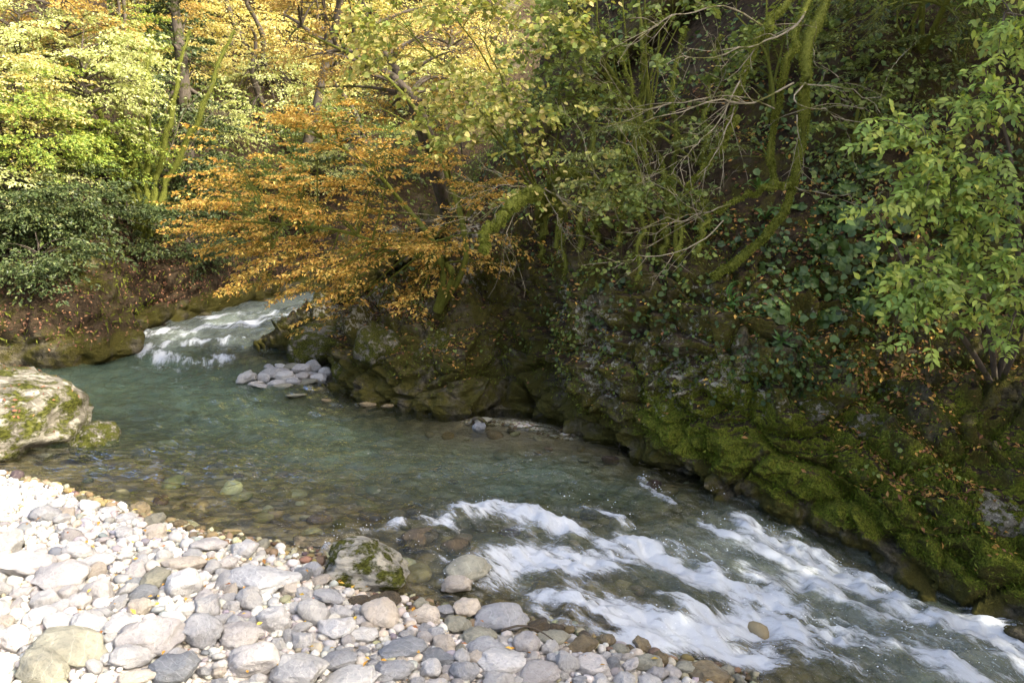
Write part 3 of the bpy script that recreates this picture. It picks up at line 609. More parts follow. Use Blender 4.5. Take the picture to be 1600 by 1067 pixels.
# the mossy boulder in the stream and the big lichen boulder at the pool
def boulder(name, seed, c, size, mk, label, rotz=0.0, sub=5, rough=.16, cuts=9, flat=(1, .8, .7), group=None, tilt=(0, 0)):
    V, F = stone_shape(seed, sub, cuts, rough, .85, flat); V = V + nrm(V) * (.03 * fbm(V * 9, 4, seed))[:, None]
    V = V / np.abs(V).max(0)
    me = mesh_np(name, V, [F], True, None, [M[mk]]); o = link(name, me, None, label, 'boulder', group); o.location = c; o.scale = size; o.rotation_euler = (tilt[0], tilt[1], rotz); return o
c = gp(572, 882, float(wp(572, 890)[2]) + .10); boulder('boulder', 301, c, (.36, .30, .215), 'mossy', 'cracked white boulder with a dark mossy underside standing in the backwater'); placed.append((c[0], c[1], .40))
c = gp(-45, 690, 0.1); boulder('boulder', 310, (c[0] - .62, c[1] + .55, .04), (1.62, 1.35, .88), 'lichen', 'huge lichen spotted boulder with red leaves at the pool edge', .3, rough=.12, cuts=6)
c = gp(140, 690, 0.0); boulder('boulder', 313, (c[0], c[1] + .1, -.02), (.30, .34, .24), 'mossier', 'low mossy rock in the water beside the huge lichen boulder')
for seed, px, py, z, sz, mk, lab, rz in [
    (320, 552, 588, .18, (.40, .42, .42), 'mossier', 'mossy boulder behind the islet of pale stones', .4), (321, 628, 592, .22, (.58, .5, .48), 'lichen', 'smooth grey boulder at the waterline under the orange tree', -.3),
    (322, 690, 560, .62, (.5, .45, .42), 'mossier', 'rounded mossy rock above the smooth grey boulder', .9), (323, 590, 545, .75, (.45, .4, .36), 'mossier', 'leaf strewn mossy rock under the orange tree', 1.3),
    (325, 500, 545, .25, (.62, .6, .42), 'mossier', 'dark undercut mossy rock at the narrows', .2)]:
    c = gp(px, py, z); boulder('boulder', seed, c + np.array([0, .18, 0]), sz, mk, lab, rz, sub=4)
for seed, px, py, s, lab in [(330, 1562, 778, .34, 'pale edged block jutting from the mossy bank among leaves'), (331, 1395, 612, .26, 'pale flat stone on the leaf litter terrace'), (332, 1290, 640, .3, 'lichen white knob of rock on the mossy bank'), (333, 1355, 660, .28, 'whitish rock with a cracked face below the leaf litter')]:
    h_ = hit(px, py)
    if h_: boulder('boulder', seed, h_[0] - h_[1] * s * .6, (s, s * .85, s * .7), 'lichen' if 'pale edged' in lab else 'mossier', lab, random.uniform(0, 3), sub=4)

# dart throwing of the loose stones over the gravel bar
def in_view(x, y, z, m=60):
    d = np.stack([x, y, z], -1) - CAM; f = np.array([0, math.cos(PITCH), -math.sin(PITCH)]); u = np.array([0, math.sin(PITCH), math.cos(PITCH)])
    w_ = d @ f; px = 800 + FPX * d[..., 0] / w_; py = 533.5 - FPX * (d @ u) / w_
    return (w_ > .5) & (px > -m) & (px < 1600 + m) & (py > -m) & (py < 1067 + m), px, py, w_
PL = np.array(placed); loose = []
def throw(n, r0, r1, over, xr, yr, okv):
    """dart throwing; okv filters the candidates all at once"""
    global PL
    x = RNG.uniform(*xr, n); y = RNG.uniform(*yr, n); r_ = r0 + (r1 - r0) * RNG.random(n) ** 1.6; k = okv(x, y, r_) & in_view(x, y, np.full(n, .1), 420)[0]
    x, y, r_ = x[k], y[k], r_[k]; buf = np.empty((len(PL) + len(x), 3)); m_ = len(PL); buf[:m_] = PL
    for i in range(len(x)):
        d2 = (buf[:m_, 0] - x[i]) ** 2 + (buf[:m_, 1] - y[i]) ** 2
        if (d2 < ((buf[:m_, 2] + r_[i]) * over) ** 2).any(): continue
        buf[m_] = (x[i], y[i], r_[i]); m_ += 1; loose.append((x[i], y[i], r_[i]))
    PL = buf[:m_].copy()
def ok_bar(x, y, r_):
    s = bar_sd(x, y); fine = np.where((y > 6.0) & (x < -1.5), .42, 1.0)
    return (s > -.05 - r_ * .3) & ((r_ < .11 * fine) | (RNG.random(len(x)) < np.where(fine < 1, .06, .22)))
throw(1900, .075, .14, .84, (-7.4, 3.0), (3.4, 9.0), ok_bar)
throw(13500, .042, .078, .80, (-7.4, 3.0), (3.4, 9.0), ok_bar)
throw(34000, .020, .042, .78, (-7.4, 3.0), (3.4, 9.0), ok_bar)
bar_stones = list(loose); loose.clear()
def ok_bed(x, y, r_):
    a = level(x, y); return (bar_sd(x, y) < .05) & (height(x, y) < a + .02) & (seg_dist(x, y, RB) > .1) & ((a > -.10) | (RNG.random(len(x)) < .25))
throw(380, .05, .12, .8, (-5, 4.2), (4.6, 10.5), ok_bed); bed1 = list(loose); loose.clear()
def stone_frame(x, y, r):
    nrm_rot = (random.gauss(0, .22), random.gauss(0, .22), random.uniform(0, 2 * PI)); asp = random.uniform(.68, .95); fl = random.uniform(.50, .78)
    return nrm_rot, r * 1.18, r * 1.18 * asp / .78, r * 1.18 * fl / .6
_iv = lambda s: bool(in_view(np.array(s[0]), np.array(s[1]), np.array(.1), 10)[0])
bar_stones.sort(key=lambda s: -s[2] / math.hypot(s[0], s[1], 2.8) + (0 if _iv(s) else 9))
DRY = ['white'] * 52 + ['buff'] * 12 + ['pink'] * 13 + ['grey'] * 10 + ['slate'] * 2 + ['olive'] * 4
BXY = np.array(bar_stones); BSD = bar_sd(BXY[:, 0], BXY[:, 1]); BHT = height(BXY[:, 0], BXY[:, 1])
stuff = []
for k, (x, y, r) in enumerate(bar_stones):
    s = BSD[k]; g = BHT[k]; rot, sx, sy, sz = stone_frame(x, y, r)
    mk = random.choice(DRY)
    if s < .12 and random.random() < .75: mk = random.choice(['wetbuff', 'wet', 'olive', 'wetbuff'])
    c = (x, y, g + sz * .30 + random.uniform(0, .02))
    if k < 245:
        place = 'at the wet margin of the gravel bar' if s < .12 else ('on the fine gravel by the pool' if (y > 6.3 and x < -1.6) else ('on the gravel bar near the backwater' if x > -1.2 else 'on the open gravel bar'))
        size = 'big' if r > .105 else ('middling' if r > .07 else 'small'); lab = f'{size} {LOOK[mk]} cobble lying {place}'
        put_stone('cobble', c, sx, sy, sz, rot, mk, lab, f'{size} {LOOK[mk]} cobbles {place}')
    else: stuff.append((c, sx, sy, sz, rot, mk))
BASE = {'white': (.49, .478, .445), 'buff': (.47, .415, .33), 'pink': (.45, .415, .375), 'grey': (.30, .30, .295), 'slate': (.18, .19, .2), 'olive': (.32, .30, .19), 'wet': (.085, .065, .038), 'wetbuff': (.2, .155, .085)}
m, nt_ = mat('loose_pebbles'); b_ = NB(nt_); p_ = b_.pos(); n_ = b_.noise(p_, 34, 6, .65); n2_ = b_.noise(p_, 9, 4)
cc = b_.mix(b_.math('MULTIPLY', b_.ss(n_, .5, .72), .45), b_.attr('col').outputs['Color'], (.22, .19, .15)); cc = b_.mix(.35, cc, b_.mix(n2_, (.25, .22, .18), (.8, .78, .72)), 'OVERLAY')
b_.out(b_.principled(cc, .75, b_.bump(n_, .5, .02), .25)); M['pebble'] = m
def joined(name, items, subs, label=None):
    bag = Bag(); shapes = {}
    for s in subs: shapes[s] = [stone_shape(500 + s * 50 + i, s, 4, .1, .7, (1, .78, [.5, .6, .7][i % 3])) for i in range(10)]
    for c, sx, sy, sz, rot, mk in items:
        sub = subs[0] if max(sx, sy) > .04 else subs[-1]; V, F = random.choice(shapes[sub])
        R = np.array(Matrix.Rotation(rot[2], 3, 'Z') @ Matrix.Rotation(rot[1], 3, 'Y') @ Matrix.Rotation(rot[0], 3, 'X'))
        v = (V * (sx, sy, sz)) @ R.T + np.array(c); bag.add(v, F, np.clip(np.array(BASE[mk]) * random.uniform(.78, 1.18) + np.random.default_rng(random.randrange(9999)).normal(0, .012, 3), .02, .8))
    o = link(name, bag.mesh(name, M['pebble']), kind='stuff', label=label, cat=None); return o
joined('cobble_scatter', stuff, [2, 1], 'smaller loose cobbles filling the gravel bar')
peb = []
px_, py_ = RNG.uniform(-7.4, 3.0, 40000), RNG.uniform(3.4, 9.0, 40000); ps_ = bar_sd(px_, py_); ok_ = (ps_ > -.25) & in_view(px_, py_, np.full(40000, .1), 420)[0]
px_, py_, ps_ = px_[ok_][:8200], py_[ok_][:8200], ps_[ok_][:8200]; pg_ = height(px_, py_)
for x, y, s, g in zip(px_, py_, ps_, pg_):
    r = .012 + .026 * random.random() ** 2; rot, sx, sy, sz = stone_frame(x, y, r)
    peb.append(((x, y, g + .004 + random.uniform(0, .012)), sx, sy, sz, rot, random.choice(DRY) if s > .06 else random.choice(['wet', 'wetbuff', 'olive'])))
for _ in range(1700):
    t_ = random.random() * 2.999; i_ = int(t_); q_ = SPL[i_] * (1 - t_ + i_) + SPL[i_ + 1] * (t_ - i_); x, y = q_[0] + random.gauss(0, .12), q_[1] + random.gauss(0.03, .14); g = float(height(np.array(x), np.array(y)))
    if g > float(level(np.array(x), np.array(y))) - .03: peb.append(((x, y, g), *[random.uniform(.02, .05)] * 2, .026, (0, 0, random.uniform(0, 6)), random.choice(['buff', 'pink', 'olive', 'wetbuff', 'olive', 'wetbuff'])))
joined('pebbles', peb, [1, 1], 'small pebbles and grit between the cobbles')
bed = []
for x, y, r in bed1:
    g = float(height(np.array(x), np.array(y))); rot, sx, sy, sz = stone_frame(x, y, r); wl_ = float(level(np.array(x), np.array(y)))
    sz *= .75; bed.append(((x, y, min(g + sz * .25, wl_ - .02 - sz * .5)), sx, sy, sz, rot, random.choice(['wet', 'wetbuff', 'olive', 'wet', 'wetbuff'])))
joined('riverbed_stones', bed, [2, 2], 'brown stones lying on the riverbed under clear water')
# islet of stones in the pool
isl = [(384, 590, 30, 20), (428, 584, 46, 20), (472, 576, 30, 18), (490, 574, 26, 20), (455, 574, 26, 14), (446, 588, 32, 14), (412, 590, 20, 14), (470, 588, 24, 12), (498, 590, 26, 14), (482, 596, 28, 10), (432, 598, 28, 10), (457, 596, 24, 11), (400, 599, 24, 8), (508, 583, 22, 24), (462, 618, 30, 6), (440, 572, 20, 12), (420, 574, 16, 10), (485, 585, 22, 12), (410, 603, 40, 6), (440, 604, 34, 7), (510, 626, 16, 8), (575, 632, 26, 9), (605, 634, 20, 6)]
for k, (px, py, pw, ph) in enumerate(isl):
    p = gp(px, py, .02); d = np.linalg.norm(p - CAM); wid = pw / FPX * d; hg = ph / FPX * d; mk = ['white', 'grey', 'pink', 'white', 'olive'][k % 5] if k < 20 else 'wetbuff'
    size = 'broad' if pw > 27 else 'small'; where = 'on the islet in the pool' if k < 20 else 'awash at the foot of the mossy outcrop'
    put_stone('cobble', gp(px, py, hg * .3), wid * .52, wid * .46, hg * .75, (random.gauss(0, .15), random.gauss(0, .15), random.choice([0, PI])), mk, f'{size} {LOOK[mk]} stone {where}', f'{size} {LOOK[mk]} stones {where}')

# ------------------------------------------------------------------ vegetation tools
UP = np.array([0, 0, 1.0])
SH = {'rhomb': (np.array([(0, 0, 0), (.45, .27, .07), (1, 0, -.12), (.45, -.27, .07)]), np.array([(0, 1, 2), (0, 2, 3)])),
      'round': (np.array([(0, 0, 0), (.12, .38, .05), (.62, .42, .05), (1, 0, -.1), (.62, -.42, .05), (.12, -.38, .05)]), np.array([(0, 1, 2), (0, 2, 3), (0, 3, 4), (0, 4, 5)])),
      'ovate': (np.array([(0, 0, 0), (.22, .2, .06), (.55, .24, .06), (1, 0, -.14), (.55, -.24, .06), (.22, -.2, .06), (.5, 0, 0)]), np.array([(0, 1, 6), (1, 2, 6), (2, 3, 6), (3, 4, 6), (4, 5, 6), (5, 0, 6)])),
      'narrow': (np.array([(0, 0, 0), (.4, .13, .03), (1, 0, -.08), (.4, -.13, .03)]), np.array([(0, 1, 2), (0, 2, 3)]))}
def leaves(bag, P, D, N, size, col, shape='rhomb'):
    T, F = SH[shape]; n = len(P)
    if not n: return
    D = nrm(D); B = nrm(np.cross(N, D)); N2 = np.cross(D, B); s = np.broadcast_to(size, (n,))[:, None, None]
    V = P[:, None] + s * (T[None, :, :1] * D[:, None] + T[None, :, 1:2] * B[:, None] + T[None, :, 2:] * N2[:, None])
    FF = (np.arange(n) * len(T))[:, None, None] + F[None]
    bag.add(V.reshape(-1, 3), FF.reshape(-1, 3), np.repeat(col, len(T), 0))
def palette(pal, n, r, var=.18):
    pal = np.array(pal); c = pal[r.integers(0, len(pal), n)]; c2 = pal[r.integers(0, len(pal), n)]; f = r.random((n, 1)) * .5
    return np.clip((c * (1 - f) + c2 * f) * (1 + r.normal(0, var, (n, 1))), .008, .9)
PAL = {'orange': [(.60, .38, .07), (.64, .45, .10), (.54, .29, .05), (.64, .50, .14), (.42, .22, .06)], 'rust': [(.44, .28, .07), (.50, .34, .09), (.36, .23, .06), (.44, .36, .10)],
       'gold': [(.62, .54, .20), (.68, .60, .28), (.54, .46, .14), (.54, .54, .20), (.60, .46, .14)], 'lime': [(.46, .50, .18), (.56, .57, .24), (.38, .44, .14), (.62, .60, .28)],  # gold and lime lightened: background haze and sun glow put into leaf colour
       'hazel': [(.34, .34, .07), (.42, .38, .10), (.24, .28, .05), (.46, .38, .14), (.22, .29, .06)], 'green': [(.16, .21, .045), (.12, .17, .035), (.22, .26, .06)],
       'dark': [(.05, .078, .024), (.068, .098, .03), (.036, .056, .018), (.09, .115, .038), (.12, .14, .04)], 'elder': [(.21, .30, .05), (.27, .35, .06), (.15, .24, .04), (.34, .40, .065), (.36, .36, .06)],
       'feather': [(.16, .20, .06), (.22, .25, .09), (.12, .16, .045)], 'ivy': [(.05, .09, .024), (.075, .125, .032), (.11, .165, .045), (.04, .07, .02)],
       'litter': [(.34, .17, .05), (.24, .11, .04), (.32, .16, .05), (.18, .08, .03), (.42, .25, .05), (.14, .065, .03), (.5, .32, .06)], 'redlitter': [(.15, .07, .04), (.20, .09, .05), (.11, .055, .032), (.25, .14, .06)],
       'moss': [(.125, .145, .024), (.18, .20, .035), (.075, .09, .016)], 'brightmoss': [(.12, .17, .018), (.16, .21, .025), (.08, .12, .014)]}
def sprays(bag, wood, O, D, L, n, wid, droop, size, col, r, shape='rhomb', flat=.35, side=6, rt=.004, clump=0.0):
    m = len(O)
    if m == 0: return
    S = nrm(np.cross(D, np.broadcast_to(UP, D.shape)) + 1e-6)
    a = r.random((m, n)) ** .75; sg = r.choice([-1.0, 1.0], (m, n)); q = np.ceil(a * side) / side if side else a
    b = r.random((m, n)) ** .8; wl_ = wid * (1.05 - .8 * q) * b
    a2 = np.clip(q + .06 * r.normal(size=(m, n)) + wl_ * .45, 0, 1.15); Lx = L[:, None, None]
    pos = O[:, None] + D[:, None] * (a2[..., None] * Lx) + S[:, None] * (sg * wl_)[..., None] * Lx - UP * (droop * (a2 ** 2 * .7 + wl_ * .6))[..., None] * Lx
    pos = pos + r.normal(size=pos.shape) * (.018 + .02 * clump) * Lx
    d = nrm(D[:, None] * .7 + S[:, None] * (sg * (.5 + .5 * r.random((m, n))))[..., None] + r.normal(size=pos.shape) * .35 - UP * (.15 + droop * .5))
    nn = nrm(UP + r.normal(size=pos.shape) * flat)
    sz = size * (.65 + .6 * r.random(m * n))
    leaves(bag, pos.reshape(-1, 3), d.reshape(-1, 3), nn.reshape(-1, 3), sz, palette(col, m * n, r), shape)
    if wood is not None:
        k = 4; tt = np.linspace(0, 1, k); ax = O[:, None] + D[:, None] * (tt[None, :, None] * Lx) - UP * (droop * tt ** 2 * .7)[None, :, None] * Lx
        V, F = tubes(ax, np.broadcast_to(rt * (1.1 - tt), (m, k)), 3); wood.add(V, F)
        if side and rt > .0025:
            for s_ in range(side):
                qq = (s_ + .6) / side
                for g in (-1, 1):
                    e = wid * (1.05 - .8 * qq); p0 = O + D * (qq * .9 * L)[:, None] - UP * (droop * (qq * .9) ** 2 * .7 * L)[:, None]
                    p1 = O + D * ((qq + e * .45) * L)[:, None] + S * (g * e * L)[:, None] - UP * (droop * ((qq + e * .45) ** 2 * .7 + e * .6) * L)[:, None]
                    V, F = tubes(np.stack([p0, (p0 + p1) / 2 + UP * .01, p1], 1), np.broadcast_to(np.array([.6, .45, .25]) * rt, (m, 3)), 3); wood.add(V, F)
def smooth_path(pts, n): return catmull(np.array(pts, float), n)
def grow(name, label, cat, base, stems, r0, targets, ns, sl, nl, size, pal, seed, group=None, wid=.42, droop=.25, shape='rhomb', bark='bark', leafmat='leaf', flat=.35, side=5, rt=.004, outward=.5, dirbias=(0, 0, 0), rise=.25, limb_r=.35, start=.3, clump=0.0, twig=True):
    """a tree: stems (polylines), limbs from the stems to targets, leafy sprays along the limbs"""
    r = np.random.default_rng(seed); base = np.array(base, float); root = empty(name, base, label, cat, group)
    trunk = Bag(); SP = []; SR = []
    for st in stems:
        p = smooth_path(st, 22); L = np.linalg.norm(np.diff(p, axis=0), axis=1).sum(); p = p + np.stack([fbm(P3(np.arange(22) * .35, np.full(22, seed + k * 9.1)), 2, seed + k) for k in range(3)], -1) * .03 * min(L, 3) * np.linspace(0, 1, 22)[:, None]
        rr = r0 * (1 - .8 * np.linspace(0, 1, 22)) * (1 + .15 * fbm(P3(np.arange(22) * .8, np.full(22, seed * .7)), 2, 4)); rr[0] *= 1.25
        V, F = tubes(p[None] - base, rr[None], 9); trunk.add(V, F); SP.append(p); SR.append(rr)
    link('trunk', trunk.mesh('trunk', M[bark]), root)
    SPa = np.concatenate(SP); SRa = np.concatenate(SR); par = np.concatenate([np.linspace(0, 1, 22)] * len(SP))
    wood = Bag(); crown = Bag(); T = np.array(targets, float); m = len(T)
    if m:
        cost = np.linalg.norm(T[:, None] - SPa[None], axis=-1) + np.maximum(SPa[None, :, 2] - T[:, None, 2] + .2, 0) * 1.5 + np.where(par < start, 50, 0)[None] + r.random((m, len(SPa))) * .4
        j = cost.argmin(1); A = SPa[j]; mid = (A + T) / 2 + UP * (rise * np.linalg.norm(T - A, axis=1))[:, None] * .5 + r.normal(size=T.shape) * .05 * np.linalg.norm(T - A, axis=1)[:, None]
        tt = np.linspace(0, 1, 8)[None, :, None]; C = (1 - tt) ** 2 * A[:, None] + 2 * tt * (1 - tt) * mid[:, None] + tt ** 2 * T[:, None]
        R = np.minimum(limb_r * r0, SRa[j] * .8)[:, None] * (1.05 - .9 * np.linspace(0, 1, 8))[None]
        V, F = tubes(C - base, np.maximum(R, .003), 5); wood.add(V, F)
        k = ns; tq = np.clip(.35 + .65 * r.random((m, k)), 0, 1); tq[:, 0] = 1; ii = np.clip((tq * 7).astype(int), 0, 6); f = (tq * 7 - ii)[..., None]
        mi = np.arange(m)[:, None]; O = C[mi, ii] * (1 - f) + C[mi, ii + 1] * f; d = nrm(C[mi, ii + 1] - C[mi, ii]); hd = d.copy(); hd[..., 2] *= .3
        ra = r.normal(size=d.shape); ra[..., 2] *= .25
        cen = T.mean(0); od = O - cen; od[..., 2] *= .2
        D = nrm(hd * .8 + ra * .55 + nrm(od) * outward + np.array(dirbias))
        sprays(crown, wood if twig else None, O.reshape(-1, 3) - base, D.reshape(-1, 3), sl * (.6 + .7 * r.random(m * k)), nl, wid, droop, size, PAL[pal] if isinstance(pal, str) else pal, r, shape, flat, side, rt, clump)
        link('branches', wood.mesh('branches', M['twig' if bark == 'twig' else bark]), root)
        link('crown', crown.mesh('crown', M[leafmat], False), root)
    return root
def ell(c, rad, n, r, shell=.5):
    v = nrm(r.normal(size=(n, 3))) * (shell + (1 - shell) * r.random((n, 1))) ; return np.array(c) + v * np.array(rad)
def px_targets(n, box, yr, r, keep=None):
    out = []
    while len(out) < n:
        px, py = r.uniform(box[0], box[2]), r.uniform(box[1], box[3])
        if keep and not keep(px, py, r): continue
        out.append(at(px, py, r.uniform(*yr)))
    return np.array(out)
R0 = np.random.default_rng(11)

# ------------------------------------------------------------------ the orange tree over the narrows
b0 = hit(720, 470)[0]
def keep_or(px, py, r):
    d = ((px - 530) / 265) ** 2 + ((py - 335) / 170) ** 2
    if py > 470 and px < 480: return False
    return d < 1 and r.random() < (1.0 if py > 190 else .6)
tg = px_targets(92, (270, 150, 800, 540), (10.6, 13.2), R0, keep_or)
tg[:, 2] = np.round(tg[:, 2] / .40) * .40 + R0.normal(0, .035, len(tg)) + .12 * np.sin(tg[:, 0] * 1.3)
rt0 = hit(720, 470); b0 = rt0[0] - rt0[1] * .25
stems = [[b0 - rt0[1] * .15, rt0[0] + (-.25, -.2, .6), at(640, 330, 12.6), at(560, 250, 12.4), at(430, 190, 12.6)], [b0 - rt0[1] * .15, rt0[0] + (-.1, -.2, .45), at(650, 400, 12.2), at(560, 370, 11.6), at(420, 350, 11.8)],
         [b0 - rt0[1] * .15, rt0[0] + (.1, -.05, .7), at(690, 250, 12.6), at(610, 130, 13), at(450, 40, 13.5)]]
grow('orange_hornbeam_tree', 'orange leaved tree with flat layered sprays reaching over the narrows', 'tree', b0, stems, .06, tg, 7, .56, 38, .058, 'orange', 41, wid=.32, droop=.10, bark='mossbark', flat=.45, side=4, rt=.004, outward=.15, dirbias=(-.55, -.2, 0), rise=.15, limb_r=.3)
# upper golden limbs of a second tree behind it
b1 = hit(700, 330)[0]; tg = px_targets(40, (440, -60, 720, 190), (12.8, 15.5), R0)
grow('golden_hornbeam_tree', 'brown gold tree with dark slanting limbs above the orange tree', 'tree', b1, [[b1 - UP * .2, at(650, 160, 13.6), at(560, 90, 13.8), at(440, 30, 14.2)], [b1 - UP * .2, at(640, 150, 13.8), at(590, 60, 14), at(530, -60, 14.5)]], .11, tg, 6, .6, 34, .06, 'rust', 43, bark='bark', droop=.15, dirbias=(-.4, -.2, 0))
# ------------------------------------------------------------------ hazels on the slope
def hazel(name, label, base_px, tops, box, yr, n, pal, seed, r0=.032, nl=22, size=.07, group=None, bark='mossbark', ns=3):
    b = hit(*base_px)[0]; r = np.random.default_rng(seed); stems = []
    for (px, py, y) in tops:
        e = at(px, py, y); s = b + np.array([r.uniform(-.25, .25), r.uniform(-.15, .15), -.15]); mdl = s * .5 + e * .5 + np.array([r.uniform(-.1, .1), 0, .25]); stems.append([s, s * .8 + mdl * .2 + UP * .25, mdl, e])
    return grow(name, label, 'shrub', b, stems, r0, px_targets(n, box, yr, r), ns, .5, nl, size, pal, seed, group, wid=.5, droop=.55, shape='round', bark=bark, flat=.8, side=4, rt=.0035, outward=.1, dirbias=(-.2, -.3, 0), limb_r=.3, clump=1.5)
hazel('hazel_shrub', 'yellow-green hazel drooping beside the orange tree', (860, 330), [(830, 150, 10.6), (760, 60, 10.6), (700, 0, 10.6), (880, -20, 10.8), (640, 40, 10.5)], (560, -60, 900, 130), (9.8, 11.2), 34, 'hazel', 51)
hazel('hazel_shrub', 'pale yellow hazel spray hanging over the dark cliff top', (880, 350), [(820, 200, 10.2), (740, 180, 10.2), (920, 200, 10.3)], (680, 120, 860, 250), (9.7, 10.6), 15, 'hazel', 52)
hazel('hazel_shrub', 'small hazel spray low on the cliff top among mossy stems', (900, 370), [(930, 250, 9.9), (880, 230, 9.9)], (840, 205, 945, 310), (9.4, 10.1), 9, 'hazel', 53, nl=13)
hazel('hazel_shrub', 'green hazel thicket of straight thin stems under the mossy boughs', (985, 250), [(930, -40, 11), (970, -60, 11.2), (1005, -40, 11), (1040, -60, 11.4), (1080, -40, 11), (900, 20, 10.8), (955, 60, 11.2), (1060, 40, 11.2)], (860, -60, 1110, 190), (10.2, 11.6), 34, 'green', 54, r0=.028, nl=11, size=.075)
hazel('hazel_shrub', 'sparse olive hazel with thick mossy stem beside the thicket', (1010, 220), [(960, 120, 11.2), (880, 20, 11.4), (1000, -60, 11.8)], (800, 0, 960, 200), (11.0, 12), 12, 'green', 55, r0=.06, nl=12)
hazel('hazel_shrub', 'mid green hazel behind the hanging mossy boughs', (1190, 190), [(1150, 20, 10.6), (1200, -30, 10.8), (1230, 30, 10.6)], (1100, -40, 1270, 150), (10.2, 11), 16, 'green', 56, nl=24, size=.065)
hazel('hazel_shrub', 'mid green hazel on the dark slope right above the ivy carpet', (1340, 250), [(1310, 120, 9.8), (1370, 100, 9.8)], (1270, 110, 1420, 250), (9.3, 10), 14, 'green', 57, nl=24, size=.06)
hazel('hazel_shrub', 'olive green hazel under the yew high on the slope', (1440, 130), [(1400, 0, 10), (1460, -20, 10)], (1350, -30, 1500, 110), (9.6, 10.6), 14, 'green', 58, nl=24, size=.06)
hazel('hazel_shrub', 'green hazel tangle between the cliff top and the feathery sapling', (1060, 380), [(1040, 270, 9.4), (1090, 290, 9.4), (1000, 300, 9.5)], (960, 270, 1130, 400), (9.0, 9.8), 14, 'green', 59, nl=22, size=.055)
# ------------------------------------------------------------------ feathery sapling
for k, (bp, box, tops, n, lab) in enumerate([((1110, 345), (900, 235, 1090, 330), [(1010, 265, 9.6), (930, 280, 9.4)], 13, 'grey-green sapling with flat feathery sprays beside the mossy boughs'), ((1100, 250), (890, 165, 1080, 215), [(1000, 190, 10.2), (920, 190, 10)], 8, 'feathery sapling spray above the grey-green one'), ((1230, 300), (1060, 170, 1330, 260), [(1150, 200, 10.6), (1280, 200, 10.8)], 9, 'thin dark green sapling behind the mossy boughs')]):
    b = hit(*bp)[0]; r = np.random.default_rng(60 + k)
    grow('sapling', lab, 'sapling', b, [[b - UP * .1, (b + at(*t)) / 2 + UP * .15, at(*t)] for t in tops], .022, px_targets(n, box, (9.0 + .4 * k, 10 + .4 * k), r), 5, .42, 26, .06, 'feather', 60 + k, wid=.3, droop=.2, shape='narrow', bark='mossbark', flat=.5, side=4, rt=.003, dirbias=(-.7, -.2, 0), rise=.1)

for k, (bp, box, tops, n, lab) in enumerate([((1420, 190), (1300, 90, 1460, 190), [(1370, 130, 10.2), (1440, 110, 10.2)], 10, 'feathery sapling on the dark slope beside the bright shrub'), ((1330, 130), (1270, 20, 1400, 110), [(1320, 50, 10.8), (1370, 40, 10.8)], 8, 'feathery sapling high on the dark slope behind the hanging boughs'), ((1500, 120), (1420, 30, 1540, 110), [(1470, 60, 10), (1520, 40, 10)], 8, 'feathery sapling under the dark yew')]):
    b = hit(*bp)[0]; r = np.random.default_rng(66 + k)
    grow('sapling', lab, 'sapling', b, [[b - UP * .1, (b + at(*t)) / 2 + UP * .15, at(*t)] for t in tops], .02, px_targets(n, box, (9.6, 10.6), r), 5, .42, 26, .06, 'feather', 66 + k, wid=.3, droop=.25, shape='narrow', bark='mossbark', flat=.5, side=4, rt=.003, dirbias=(-.6, -.3, 0), rise=.1)
